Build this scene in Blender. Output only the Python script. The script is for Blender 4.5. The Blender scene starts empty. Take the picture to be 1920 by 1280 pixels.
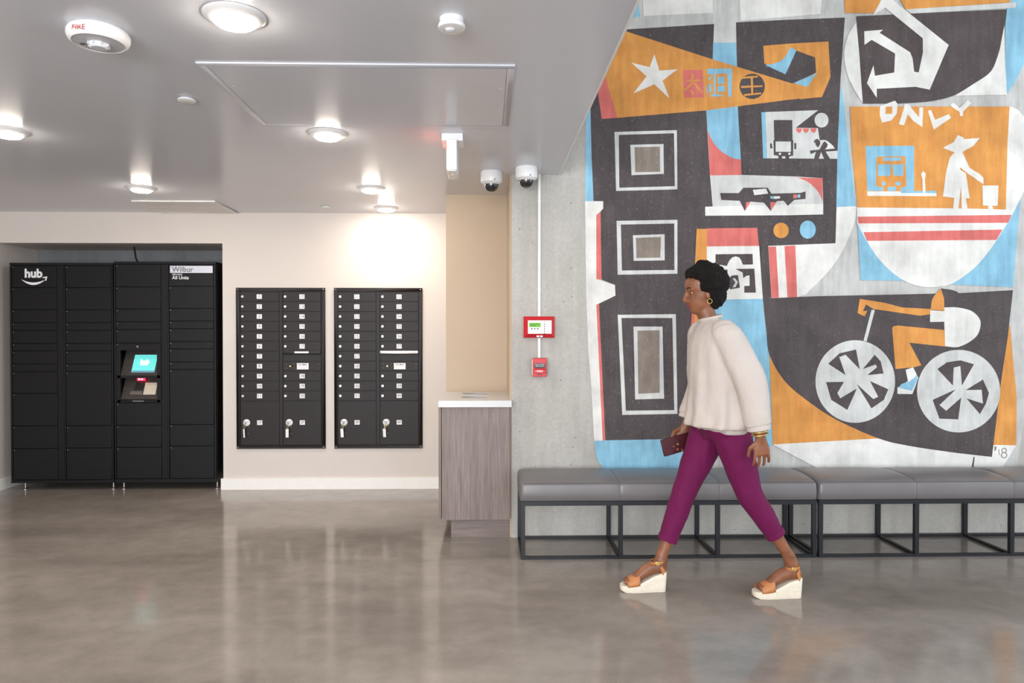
import bpy, bmesh, math, random
from mathutils import Vector, Matrix, noise
from mathutils.geometry import tessellate_polygon

random.seed(7)
PI = math.pi
scene = bpy.context.scene
COL = scene.collection

# ------------------------------------------------------------------ camera
FPX, HC = 1290.0, 1.33                     # focal length in pixels of a 1920 wide frame, eye height
YAW, PIT = math.atan(29 / 1290.0), math.atan(14 / 1290.0)
cam_d = bpy.data.cameras.new('camera')
cam_d.sensor_fit = 'HORIZONTAL'; cam_d.sensor_width = 36.0
cam_d.lens = 36.0 * FPX / 1920.0
cam_d.shift_x = 20.0 / 1920.0
cam_d.clip_start = 0.05
cam = bpy.data.objects.new('camera', cam_d); COL.objects.link(cam)
cam.location = (0, 0, HC)
cam.rotation_euler = (PI / 2 - PIT, 0, -YAW)
scene.camera = cam
CXP, CYP = 940.0, 640.0
FW = Vector((math.sin(YAW) * math.cos(PIT), math.cos(YAW) * math.cos(PIT), -math.sin(PIT)))
RT = Vector((math.cos(YAW), -math.sin(YAW), 0)); UP = RT.cross(FW)

def wp(x, y, Y):
    """measured picture position -> point on the vertical plane at depth Y"""
    d = FW + RT * ((x - CXP) / FPX) + UP * ((CYP - y) / FPX)
    return Vector((0, 0, HC)) + d * (Y / d.y)

# ------------------------------------------------------------------ world, daylight, exposure
scene.view_settings.view_transform = 'Standard'
scene.view_settings.look = 'None'
scene.view_settings.gamma = 1.0
scene.view_settings.use_curve_mapping = False
scene.view_settings.exposure = 0.18
scene.cycles.max_bounces = 7; scene.cycles.glossy_bounces = 3; scene.cycles.transmission_bounces = 2; scene.cycles.caustics_reflective = False
world = bpy.data.worlds.new('world'); scene.world = world
world.use_nodes = True
bg = world.node_tree.nodes['Background']
bg.inputs[0].default_value = (0.80, 0.90, 1.0, 1); bg.inputs[1].default_value = 1.0

def area(name, loc, rot, sx, sy, power, col):
    l = bpy.data.lights.new(name, 'AREA'); l.shape = 'RECTANGLE'; l.size = sx; l.size_y = sy
    l.energy = power; l.color = col
    o = bpy.data.objects.new(name, l); COL.objects.link(o); o.location = loc; o.rotation_euler = rot
    return o
# daylight coming in through the tall storefront glazing on the right; unseen front pair added as fill
area('daylight_right', (6.5, 1.2, 2.6), (0, PI / 2, 0), 4.6, 5.4, 115, (0.86, 0.93, 1.0))
area('fill_front', (3.4, -4.95, 2.3), (-PI / 2, 0, PI), 5.8, 3.8, 115, (0.92, 0.96, 1.0))
area('fill_front', (-1.8, -4.95, 1.2), (-PI / 2, 0, PI), 4.2, 2.0, 410, (0.93, 0.96, 1.0))
LAMP = 160.0                                 # emission of the warm ceiling lamps

# ------------------------------------------------------------------ helpers
def lin(c):
    r = []
    for v in c:
        v /= 255.0
        r.append(v / 12.92 if v <= 0.04045 else ((v + 0.055) / 1.055) ** 2.4)
    return r

class MB:
    def __init__(s): s.v, s.f = [], []
    def add(s, vs, fs):
        o = len(s.v); s.v += [tuple(p) for p in vs]; s.f += [tuple(i + o for i in f) for f in fs]; return s
    def box(s, x0, x1, y0, y1, z0, z1):
        return s.add([(x, y, z) for x in (x0, x1) for y in (y0, y1) for z in (z0, z1)],
                     [(0, 1, 3, 2), (4, 6, 7, 5), (0, 4, 5, 1), (2, 3, 7, 6), (0, 2, 6, 4), (1, 5, 7, 3)])
    def prism(s, pts, axis, a, b):
        """closed outline pts (2D) pushed from a to b along axis 'x','y' or 'z'"""
        n = len(pts)
        def mk(p, t): return {'x': (t, p[0], p[1]), 'y': (p[0], t, p[1]), 'z': (p[0], p[1], t)}[axis]
        vs = [mk(p, a) for p in pts] + [mk(p, b) for p in pts]
        tris = tessellate_polygon([[Vector((p[0], p[1], 0)) for p in pts]])
        fs = [tuple(t) for t in tris] + [tuple(i + n for i in t)[::-1] for t in tris]
        fs += [(i, (i + 1) % n, (i + 1) % n + n, i + n) for i in range(n)]
        return s.add(vs, fs)
    def lathe(s, prof, c, n=32, axis='z'):
        """prof: (radius, height) list; closed when it starts and ends at radius 0"""
        vs, fs = [], []
        for r, h in prof:
            for k in range(n):
                a = 2 * PI * k / n; p = (r * math.cos(a), r * math.sin(a), h)
                if axis == 'y': p = (p[0], p[2], p[1])
                if axis == 'x': p = (p[2], p[0], p[1])
                vs.append((p[0] + c[0], p[1] + c[1], p[2] + c[2]))
        for i in range(len(prof) - 1):
            for k in range(n):
                fs.append((i * n + k, i * n + (k + 1) % n, (i + 1) * n + (k + 1) % n, (i + 1) * n + k))
        return s.add(vs, fs)
    def tube(s, pts, rad, n=8, rv=None, hint=None):
        """tube through pts; rad number or list; rv second radius (list or None); ends capped"""
        P = [Vector(p) for p in pts]; m = len(P)
        R = rad if isinstance(rad, (list, tuple)) else [rad] * m
        RV = rv if isinstance(rv, (list, tuple)) else (R if rv is None else [rv] * m)
        vs = []; ref = Vector(hint) if hint else None
        for i in range(m):
            t = (P[min(i + 1, m - 1)] - P[max(i - 1, 0)]).normalized()
            if ref is None:
                ref = Vector((0, 0, 1)) if abs(t.z) < 0.9 else Vector((1, 0, 0))
            u = (ref - t * ref.dot(t)).normalized(); w = t.cross(u)
            if hint is None: ref = u
            for k in range(n):
                a = 2 * PI * k / n
                vs.append(P[i] + u * (R[i] * math.cos(a)) + w * (RV[i] * math.sin(a)))
        fs = [(i * n + k, i * n + (k + 1) % n, (i + 1) * n + (k + 1) % n, (i + 1) * n + k)
              for i in range(m - 1) for k in range(n)]
        fs += [tuple(range(n))[::-1], tuple((m - 1) * n + k for k in range(n))]
        return s.add(vs, fs)
    def ball(s, c, r, n=16, m=10, rot=None):
        if not isinstance(r, (tuple, list)): r = (r, r, r)
        vs, fs = [], []
        for i in range(m + 1):
            th = PI * i / m
            for k in range(n):
                a = 2 * PI * k / n
                p = Vector((r[0] * math.sin(th) * math.cos(a), r[1] * math.sin(th) * math.sin(a), r[2] * math.cos(th)))
                if rot: p = rot @ p
                vs.append(p + Vector(c))
        for i in range(m):
            for k in range(n):
                fs.append((i * n + k, (i + 1) * n + k, (i + 1) * n + (k + 1) % n, i * n + (k + 1) % n))
        return s.add(vs, fs)
    def mesh(s, name, bevel=0, seg=2, smooth=35, weld=True):
        me = bpy.data.meshes.new(name); me.from_pydata(s.v, [], s.f)
        bm = bmesh.new(); bm.from_mesh(me)
        if weld:
            bmesh.ops.remove_doubles(bm, verts=bm.verts, dist=1e-6)
            bmesh.ops.dissolve_degenerate(bm, edges=bm.edges, dist=1e-7)
        bmesh.ops.recalc_face_normals(bm, faces=bm.faces)
        if bevel:
            es = [e for e in bm.edges if len(e.link_faces) == 2 and e.calc_face_angle(0) > 0.6]
            bmesh.ops.bevel(bm, geom=es, offset=bevel, segments=seg, profile=0.5, affect='EDGES', clamp_overlap=True)
        if bevel and smooth: smooth = 20
        for f in bm.faces: f.smooth = bool(smooth)
        if smooth:
            lim = math.radians(smooth)
            for e in bm.edges:
                if len(e.link_faces) == 2 and e.calc_face_angle(0) > lim: e.smooth = False
        bm.to_mesh(me); bm.free()
        return me

def link(name, me, mat, parent=None):
    o = bpy.data.objects.new(name, me); COL.objects.link(o)
    if mat is not None and len(me.materials) == 0: me.materials.append(mat)
    if parent is not None:
        o.parent = parent
        if parent.type == 'EMPTY': o.matrix_parent_inverse = Matrix.Translation(-parent.location)
    return o
def obj(name, mb, mat, parent=None, bevel=0, seg=2, smooth=35, weld=True):
    return link(name, mb.mesh(name, bevel, seg, smooth, weld), mat, parent)
def tag(o, label, cat, group=None, kind=None):
    o['label'] = label; o['category'] = cat
    if group: o['group'] = group
    if kind: o['kind'] = kind
    return o
def thing(name, label, cat, group=None, kind=None, loc=None):
    o = bpy.data.objects.new(name, None); COL.objects.link(o); o.empty_display_size = 0.05
    if loc: o.location = loc
    return tag(o, label, cat, group, kind)
def struct(name, mb, mat, label, cat, bevel=0):
    return tag(obj(name, mb, mat, None, bevel), label, cat, None, 'structure')

# ------------------------------------------------------------------ procedural materials
def nt(name):
    m = bpy.data.materials.new(name); m.use_nodes = True
    return m, m.node_tree, m.node_tree.nodes['Principled BSDF']
def node(t, kind, **kw):
    n = t.nodes.new(kind)
    for k, v in kw.items():
        if k in n.inputs.keys(): n.inputs[k].default_value = v
        else: setattr(n, k, v)
    return n
def pos(t, scale=(1, 1, 1)):
    g = node(t, 'ShaderNodeNewGeometry'); mp = node(t, 'ShaderNodeMapping')
    mp.inputs['Scale'].default_value = scale
    t.links.new(g.outputs['Position'], mp.inputs['Vector']); return mp.outputs[0]
def nz(t, vec, scale, detail=4, rough=0.55):
    n = node(t, 'ShaderNodeTexNoise'); n.inputs['Scale'].default_value = scale
    n.inputs['Detail'].default_value = detail; n.inputs['Roughness'].default_value = rough
    t.links.new(vec, n.inputs['Vector']); return n.outputs['Fac']
def ramp(t, fac, stops):
    r = node(t, 'ShaderNodeValToRGB'); t.links.new(fac, r.inputs[0])
    e = r.color_ramp.elements
    while len(e) < len(stops): e.new(0.5)
    for q, (p, c) in zip(e, stops):
        q.position = p; q.color = (c[0], c[1], c[2], 1) if isinstance(c, (list, tuple)) else (c, c, c, 1)
    return r.outputs[0]
def mixc(t, fac, a, b, mode='MIX'):
    n = node(t, 'ShaderNodeMix'); n.data_type = 'RGBA'; n.blend_type = mode
    for s, v in ((0, fac), (6, a), (7, b)):
        if hasattr(v, 'is_linked'): t.links.new(v, n.inputs[s])
        elif s == 0: n.inputs[0].default_value = v
        else: n.inputs[s].default_value = (v[0], v[1], v[2], 1)
    return n.outputs[2]
def bump(t, b, fac, strength, dist=0.01):
    n = node(t, 'ShaderNodeBump'); n.inputs['Strength'].default_value = strength; n.inputs['Distance'].default_value = dist
    t.links.new(fac, n.inputs['Height']); t.links.new(n.outputs[0], b.inputs['Normal'])

def plain(name, rgb, rough=0.5, metal=0.0, var=0.06, scale=30, bmp=0.0, bscale=200, emit=0, spec=0.5, coat=0):
    m, t, b = nt(name); c = lin(rgb)
    v = pos(t)
    f = nz(t, v, scale, 3)
    col = ramp(t, f, [(0.25, [x * (1 - var) for x in c]), (0.75, [min(1, x * (1 + var)) for x in c])])
    t.links.new(col, b.inputs['Base Color'])
    b.inputs['Roughness'].default_value = rough; b.inputs['Metallic'].default_value = metal
    b.inputs['Specular IOR Level'].default_value = spec
    if coat: b.inputs['Coat Weight'].default_value = coat
    if bmp: bump(t, b, nz(t, v, bscale, 3), bmp, 0.002)
    if emit:
        b.inputs['Emission Color'].default_value = (*c, 1); b.inputs['Emission Strength'].default_value = emit
    return m

M = {}
def mat_floor():
    m, t, b = nt('polished_concrete'); v = pos(t)
    big = nz(t, pos(t, (0.7, 1.6, 1)), 1.1, 5, 0.6)
    mid = nz(t, v, 7, 4, 0.65); fine = nz(t, v, 170, 3, 0.7)
    c = ramp(t, big, [(0.28, lin((130, 122, 115))), (0.5, lin((148, 139, 131))), (0.72, lin((162, 153, 145)))])
    c = mixc(t, 0.55, c, ramp(t, mid, [(0.3, 0.40), (0.7, 0.60)]), 'OVERLAY')
    c = mixc(t, 0.45, c, ramp(t, fine, [(0.3, 0.36), (0.66, 0.58), (0.78, 0.95)]), 'OVERLAY')
    t.links.new(c, b.inputs['Base Color'])
    r = ramp(t, nz(t, v, 3.5, 5, 0.6), [(0.3, 0.095), (0.7, 0.155)])
    t.links.new(r, b.inputs['Roughness']); b.inputs['Specular IOR Level'].default_value = 0.55
    bump(t, b, fine, 0.02, 0.001)
    return m
def concrete_nodes(t, v, tint=(1, 1, 1)):
    st = nz(t, pos(t, (5, 5, 0.55)), 2.2, 4, 0.6); big = nz(t, v, 1.3, 3, 0.6); fine = nz(t, v, 55, 2, 0.7)
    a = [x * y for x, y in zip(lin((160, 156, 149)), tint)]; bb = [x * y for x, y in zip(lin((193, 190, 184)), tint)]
    c = mixc(t, 0.5, ramp(t, st, [(0.3, a), (0.7, bb)]), ramp(t, big, [(0.3, a), (0.7, bb)]))
    c = mixc(t, 0.35, c, ramp(t, fine, [(0.3, 0.4), (0.7, 0.6)]), 'OVERLAY')
    return c, fine
def pits(t, v):
    vo = node(t, 'ShaderNodeTexVoronoi'); vo.inputs['Scale'].default_value = 14
    t.links.new(v, vo.inputs['Vector'])
    return ramp(t, vo.outputs['Distance'], [(0.03, 0.0), (0.08, 1.0)])
def mat_concrete(name, tint=(1, 1, 1)):
    m, t, b = nt(name); v = pos(t)
    c, fine = concrete_nodes(t, v, tint); pt = pits(t, v)
    c = mixc(t, pt, [x * 0.45 for x in lin((150, 146, 140))], c)
    t.links.new(c, b.inputs['Base Color']); b.inputs['Roughness'].default_value = 0.75
    b.inputs['Specular IOR Level'].default_value = 0.3
    bump(t, b, fine, 0.25, 0.004)
    return m
def mat_paint(name, rgb, wear=0.10):
    """brushed wall paint: streaky, with the concrete's relief and a few worn specks"""
    m, t, b = nt(name); v = pos(t); c = lin(rgb)
    st = nz(t, pos(t, (9, 9, 1.2)), 3, 3, 0.65); bl = nz(t, v, 4, 3, 0.6); fine = nz(t, v, 55, 2, 0.7)
    col = ramp(t, bl, [(0.28, [x * 0.8 for x in c]), (0.72, [min(1, x * 1.18 + 0.008) for x in c])])
    col = mixc(t, 0.45, col, ramp(t, st, [(0.3, 0.34), (0.7, 0.66)]), 'OVERLAY')
    conc = lin((178, 174, 167))
    spk = ramp(t, nz(t, pos(t, (3, 3, 1.6)), 40, 4, 0.75), [(0.60, 0.0), (0.72, wear * 6)])
    col = mixc(t, spk, col, conc)
    t.links.new(col, b.inputs['Base Color']); b.inputs['Roughness'].default_value = 0.7
    b.inputs['Specular IOR Level'].default_value = 0.3
    bump(t, b, fine, 0.4, 0.005)
    return m
def mat_wall(name, rgb, rough=0.55):
    m, t, b = nt(name); v = pos(t); c = lin(rgb)
    col = ramp(t, nz(t, v, 2.5, 3), [(0.3, [x * 0.975 for x in c]), (0.7, c)])
    t.links.new(col, b.inputs['Base Color']); b.inputs['Roughness'].default_value = rough
    b.inputs['Specular IOR Level'].default_value = 0.35
    bump(t, b, nz(t, v, 140, 3), 0.06, 0.002)
    return m
def mat_wood(name, horiz=False):
    m, t, b = nt(name)
    sc = (2.0, 2.0, 42) if horiz else (42, 42, 2.0)
    g = nz(t, pos(t, sc), 2.0, 6, 0.6)
    w = nz(t, pos(t, (0.9, 0.9, 9) if horiz else (9, 9, 0.5)), 1.3, 4, 0.6)
    c = ramp(t, g, [(0.25, lin((100, 88, 83))), (0.5, lin((125, 111, 105))), (0.75, lin((143, 129, 123)))])
    c = mixc(t, 0.55, c, ramp(t, w, [(0.3, 0.36), (0.7, 0.62)]), 'OVERLAY')
    t.links.new(c, b.inputs['Base Color']); b.inputs['Roughness'].default_value = 0.5
    bump(t, b, g, 0.08, 0.002)
    return m
def mat_emit(name, rgb, s):
    m, t, b = nt(name); c = lin(rgb)
    b.inputs['Base Color'].default_value = (*c, 1)
    b.inputs['Emission Color'].default_value = (*c, 1); b.inputs['Emission Strength'].default_value = s
    return m
def mat_glass(name, rgb, rough=0.05):
    m, t, b = nt(name)
    b.inputs['Base Color'].default_value = (*lin(rgb), 1); b.inputs['Roughness'].default_value = rough
    b.inputs['Coat Weight'].default_value = 1.0; b.inputs['Coat Roughness'].default_value = 0.03
    return m

M['floor'] = mat_floor()
M['concrete'] = mat_concrete('cast_concrete')
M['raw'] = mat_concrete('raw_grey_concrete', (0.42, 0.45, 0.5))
M['ceil'] = mat_wall('ceiling_paint', (212, 214, 221), 0.22)
M['wall'] = mat_wall('warm_white_wall_paint', (213, 204, 197))
M['beige'] = mat_wall('beige_wall_paint', (190, 170, 147))
M['trim'] = plain('white_trim_paint', (238, 236, 232), 0.35, var=0.02)
M['plastic'] = plain('white_plastic', (236, 236, 236), 0.3, var=0.02)
M['greyplastic'] = plain('light_grey_plastic', (196, 198, 203), 0.35, var=0.03)
M['locker'] = plain('black_powder_coat', (15, 14, 16), 0.5, var=0.12, bmp=0.15, bscale=900, spec=0.25)
M['lockergap'] = plain('black_recess', (10, 10, 11), 0.6)
M['mail'] = plain('dark_bronze_metal', (34, 28, 29), 0.5, 0.0, var=0.08, bmp=0.1, bscale=900, spec=0.3)
M['maildark'] = plain('shadow_bronze', (22, 20, 21), 0.6, 0.0)
M['chrome'] = plain('brushed_nickel', (172, 170, 166), 0.34, 0.85, var=0.05)
M['steel'] = plain('brushed_steel', (150, 141, 136), 0.38, 0.9, var=0.06)
M['label'] = plain('white_label', (232, 230, 232), 0.5, var=0.02)
M['ink'] = plain('dark_ink', (70, 66, 68), 0.6)
M['greyink'] = plain('grey_ink', (95, 95, 100), 0.6)
M['whiteink'] = plain('white_print', (235, 235, 235), 0.5, var=0.02)
M['redink'] = plain('red_print', (190, 45, 50), 0.5)
M['silverlabel'] = plain('silver_label', (206, 205, 216), 0.35, 0.2, var=0.03)
M['screen'] = mat_emit('teal_screen', (92, 190, 186), 0.75)
M['screenbar'] = mat_emit('blue_grey_bar', (96, 130, 150), 0.5)
M['screenwhite'] = mat_emit('white_screen_logo', (245, 255, 255), 0.9)
M['redled'] = mat_emit('red_scanner_glow', (235, 30, 60), 3.0)
M['whiteled'] = mat_emit('scanner_core', (255, 225, 230), 6.0)
M['bezel'] = plain('scuffed_dark_plastic', (58, 52, 50), 0.45, var=0.2, scale=60)
M['keypad'] = plain('cream_keypad', (206, 196, 178), 0.4)
M['key'] = plain('brass_key', (190, 170, 110), 0.3, 0.9)
M['wood'] = mat_wood('grey_oak_laminate'); M['woodh'] = mat_wood('grey_oak_laminate_horizontal', True)
M['quartz'] = plain('white_quartz', (200, 199, 199), 0.25, var=0.02)
M['red'] = plain('red_enamel', (200, 30, 40), 0.35, var=0.04)
M['lcd'] = mat_emit('green_lcd', (96, 168, 14), 0.22)
M['conduit'] = plain('white_conduit', (232, 231, 229), 0.4, var=0.03)
M['dome'] = mat_glass('smoked_dome', (22, 22, 26))
M['clear'] = plain('clear_lens', (225, 228, 232), 0.12, var=0.06, coat=0.6)
M['vinyl'] = plain('grey_vinyl', (114, 110, 111), 0.36, var=0.05, scale=6, bmp=0.12, bscale=350)
M['seam'] = plain('dark_grey_stitch', (96, 92, 93), 0.6)
M['black'] = plain('black_steel', (34, 35, 39), 0.45, 0.3, var=0.1)
M['cable'] = plain('black_cable', (18, 18, 18), 0.5)
M['lens'] = mat_emit('lamp_lens', (255, 245, 231), LAMP)
M['exitred'] = mat_emit('exit_red', (255, 60, 40), 6.0)

# ------------------------------------------------------------------ setting
YM, YC, YK, YR = 5.93, 4.48, 5.13, 6.455     # mail wall, mural wall, niche wall, recess back
ZC, XE, XL = 2.365, 0.476, -4.14             # low ceiling, its right edge, left wall
XR, YF, ZT = 6.6, -5.0, 5.6                  # glazed right side, wall behind the camera, tall ceiling
XO = -2.247                                  # right jamb of the locker recess
XN0, XN1 = -0.297, 0.168                     # niche between mail wall and mural wall

struct('floor', MB().box(XL - 0.2, XR + 0.2, YF - 0.2, 6.7, -0.1, 0), M['floor'], 'polished grey concrete floor with soft reflections', 'floor')
struct('ceiling', MB().box(XL - 0.2, XE, YF, 6.7, ZC, ZC + 0.4), M['ceil'], 'low grey satin painted ceiling over the mailboxes', 'ceiling')
struct('ceiling', MB().box(XE, XR + 0.2, YF - 0.2, 6.0, ZT, ZT + 0.2), M['trim'], 'high white ceiling over the tall lobby side', 'ceiling')
struct('trim_1', MB().box(XE - 0.004, XE + 0.003, YF, YC, ZC - 0.003, ZC + 0.012), M['trim'], 'thin white corner bead along the low ceiling edge', 'trim')
struct('wall_fascia', MB().box(XE - 0.2, XE, YF, YC, ZC + 0.4, ZT), M['trim'], 'white upper wall above the low ceiling edge', 'wall')
struct('wall_left', MB().box(XL - 0.2, XL, YF, 6.7, 0, ZC), M['wall'], 'plain off-white side wall left of the black lockers', 'wall')
wb = MB().box(XO, XN0, YM, 6.7, 0, ZC)
struct('wall_back', wb, M['wall'], 'warm white wall holding the two mailbox cabinets', 'wall')
struct('wall_lintel', MB().box(XL, XO, YM, YR + 0.25, 2.103, ZC), M['wall'], 'wall strip above the locker recess', 'wall')
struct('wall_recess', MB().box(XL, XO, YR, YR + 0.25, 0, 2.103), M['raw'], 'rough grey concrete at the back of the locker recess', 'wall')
struct('wall_niche', MB().box(XN0, XN1 - 0.012, YK, 6.7, 0, ZC), M['beige'], 'beige wall panel behind the wooden counter', 'wall')
struct('wall_return', MB().box(XN1 - 0.012, XN1, YC + 0.012, 6.7, 0, ZC), M['beige'], 'narrow beige side wall between counter and mural wall', 'wall')
struct('wall_mural', MB().box(XN1, XR + 0.2, YC, 6.0, 0, ZT), M['concrete'], 'tall cast concrete wall behind the benches', 'wall')
struct('wall_front', MB().box(XL - 0.2, XE, YF - 0.2, YF, 2.25, ZC).box(XE, XR + 0.2, YF - 0.2, YF, 4.25, ZT).box(XL - 0.2, XR + 0.2, YF - 0.2, YF, 0, 0.15).box(0.3, 0.47, YF - 0.2, YF, .15, 2.25), M['trim'], 'white storefront wall behind the viewer', 'wall')
wr = MB().box(XR, XR + 0.2, YF, 6.0, 0, 0.2).box(XR, XR + 0.2, YF, 6.0, 5.0, ZT).box(XR, XR + 0.2, 4.0, 6.0, 0.2, 5.0).box(XR, XR + 0.2, YF, -1.6, 0.2, 5.0)
struct('wall_right', wr, M['concrete'], 'concrete side wall with a tall storefront opening', 'wall')
wf = thing('window_1', 'tall storefront window in the side wall out of view', 'window', kind='structure')
for yy in (-1.6, 0.2, 2.05, 3.95): obj('mullion', MB().box(XR, XR + 0.08, yy, yy + 0.05, 0.2, 5.0), M['black'], wf)
for zz in (0.2, 2.6, 4.95): obj('mullion', MB().box(XR + 0.001, XR + 0.079, -1.6, 4.0, zz, zz + 0.05), M['black'], wf)
struct('baseboard_back', MB().box(XO - 0.016, XN0, YM - 0.016, YM, 0, 0.094).box(XO - 0.016, XO, YM, YR, 0, 0.094), M['trim'], 'white baseboard under the mailbox cabinets', 'baseboard')
struct('baseboard_left', MB().box(XL, XL + 0.016, YF, YR, 0, 0.094), M['trim'], 'white baseboard along the left side wall', 'baseboard')

# ------------------------------------------------------------------ lettering
def text_mesh(s, size, bold=0.0, ax='CENTER', ay='CENTER'):
    cu = bpy.data.curves.new('lettering', 'FONT'); cu.body = s; cu.size = size
    cu.align_x = ax; cu.align_y = ay; cu.offset = bold; cu.resolution_u = 3
    o = bpy.data.objects.new('lettering', cu)
    me = bpy.data.meshes.new_from_object(o)
    bpy.data.objects.remove(o); bpy.data.curves.remove(cu)
    me.materials.clear()
    return me
def text(name, s, size, loc, mat, parent, rot=None, bold=0.0, ax='CENTER', sx=1.0):
    me = text_mesh(s, size, bold, ax)
    R = rot if rot is not None else Matrix.Rotation(PI / 2, 4, 'X')
    me.transform(Matrix.Translation(loc) @ R @ Matrix.Diagonal((sx, 1, 1, 1)))
    return link(name, me, mat, parent)

# ------------------------------------------------------------------ mural (flat paint on the concrete wall)
PAINT = dict(W=mat_paint('mural_white', (224, 222, 217), 0.05), K=mat_paint('mural_charcoal', (76, 68, 69), 0.10),
             O=mat_paint('mural_orange', (212, 145, 72), 0.10), B=mat_paint('mural_blue', (134, 184, 208), 0.10),
             R=mat_paint('mural_coral', (211, 110, 104), 0.10), G=mat_paint('mural_pale_grey', (202, 202, 199), 0.10),
             L=mat_paint('mural_limewash', (190, 189, 186), 0.14), T=mat_paint('mural_taupe', (132, 120, 110), 0.2), D=mat_paint('mural_dark_brown', (78, 68, 68), 0.08))
mural = thing('mural', 'large painted mural of buildings, vehicles and a cyclist on the concrete wall', 'mural', loc=(2.2, YC, 0.5))
n_paint = [0]
def zf(x0, y0, s):
    def f(*a): return [(x0 + a[i] * s, y0 + a[i + 1] * s) for i in range(0, len(a), 2)]
    return f
m1, m2 = zf(1060, 0, .22917), zf(1480, 0, .22917)
m3, m4 = zf(1060, 270, .22917), zf(1480, 270, .22917)
m5, m6 = zf(1060, 550, .25776), zf(1420, 520, .28121)
m7, m8, m9 = zf(1300, 120, .09375), zf(1420, 190, .09377), zf(1230, 470, .11979)
px = zf(0, 0, 1.0)
def cr(pts, n=5):
    """smooth open curve through points"""
    out = []
    for i in range(len(pts) - 1):
        p0, p1, p2, p3 = pts[max(i - 1, 0)], pts[i], pts[i + 1], pts[min(i + 2, len(pts) - 1)]
        for k in range(n):
            t = k / n
            out.append(tuple(0.5 * (2 * p1[j] + (p2[j] - p0[j]) * t + (2 * p0[j] - 5 * p1[j] + 4 * p2[j] - p3[j]) * t * t
                                    + (3 * p1[j] - p0[j] - 3 * p2[j] + p3[j]) * t ** 3) for j in (0, 1)))
    return out + [pts[-1]]
def ell(cx, cy, rx, ry=None, n=40, a0=0, a1=2 * PI):
    ry = ry or rx
    full = abs(a1 - a0 - 2 * PI) < 1e-6
    return [(cx + rx * math.cos(a0 + (a1 - a0) * k / (n if full else n - 1)), cy + ry * math.sin(a0 + (a1 - a0) * k / (n if full else n - 1))) for k in range(n)]
def add_paint(name, col, loops):
    """one painted area: first loop outline, further loops holes"""
    n_paint[0] += 1
    y = YC - 0.0006 - n_paint[0] * 0.00004
    pts = [[wp(p[0], p[1], YC) for p in lp] for lp in loops]
    tris = tessellate_polygon([[Vector((p.x, p.z, 0)) for p in lp] for lp in pts])
    flat = [p for lp in pts for p in lp]
    me = bpy.data.meshes.new(name)
    fs = []
    for a, b, c in tris:                      # all faces look out of the wall (-Y)
        nrm = (flat[b] - flat[a]).cross(flat[c] - flat[a])
        fs.append((a, b, c) if nrm.y < 0 else (a, c, b))
    me.from_pydata([(p.x, y, p.z) for p in flat], [], fs)
    return link(name, me, PAINT[col], mural)
def P(name, col, pts): return add_paint('painted_' + name, col, [pts])

# pale ground and upper blocks
P('ground', 'L', px(1165, -60, 1960, -60, 1960, 560, 1905, 880, 1880, 900, 1300, 900, 1260, 560, 1130, 60))
P('block', 'B', m1(500, -60, 590, -60, 612, 135, 470, 165))
P('block', 'W', px(1204, -40, 1335, -40, 1337, 24, 1207, 30))
P('ground', 'G', px(1339, -40, 1386, -40, 1382, 82, 1336, 82))
P('block', 'W', px(1385, -40, 1545, -40, 1538, 26, 1389, 39))
# left building
P('margin', 'W', px(1097, 377, 1131, 377, 1131, 391, 1118, 403, 1118, 523, 1153, 534, 1154, 554, 1123, 569, 1119, 571, 1130, 826, 1114, 826, 1109, 730, 1103, 653, 1099, 550))
P('building', 'K', px(1160, 56, 1339, 45, 1336, 112, 1324, 205, 1331, 329, 1336, 387, 1322, 388, 1322, 404, 1432, 404, 1440, 462, 1428, 462, 1419, 427, 1306, 429, 1304, 490, 1297, 586, 1290, 823,
                      1135, 825, 1123, 569, 1154, 554, 1153, 534, 1128, 524, 1126, 397, 1131, 391, 1131, 377, 1113, 377, 1109, 290, 1107, 202, 1095, 150))
P('building', 'K', px(1300, 398, 1450, 398, 1447, 565, 1425, 565, 1300, 440))
P('edge_strip', 'B', px(1099, 212, 1107, 200, 1109, 290, 1113, 377, 1097, 377, 1098, 270))
P('edge_strip', 'R', px(1118, 403, 1126, 397, 1128, 524, 1118, 523))
P('edge_strip', 'R', px(1118, 571, 1123, 569, 1135, 825, 1130, 826))
# centre building
P('building', 'K', px(1380, 42, 1480, 37, 1584, 33, 1576, 147, 1570, 289, 1568, 388, 1566, 456, 1480, 460, 1425, 463, 1432, 404, 1400, 404, 1390, 328, 1389, 299, 1383, 199))
P('block', 'B', px(1337, 80, 1380, 80, 1382, 127, 1336, 113))
P('block', 'B', px(1324, 206, 1383, 198, 1389, 299) + cr(px(1389, 299, 1376, 297, 1362, 290, 1347, 279, 1335, 263, 1327, 245)))
P('block', 'R', cr(px(1327, 245, 1335, 263, 1347, 279, 1362, 290, 1376, 297, 1389, 299)) + px(1390, 328, 1331, 329))
P('strip', 'B', px(1577, 156, 1583, 200, 1592, 289, 1598, 330, 1604, 386, 1568, 388, 1570, 289, 1574, 190))
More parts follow.
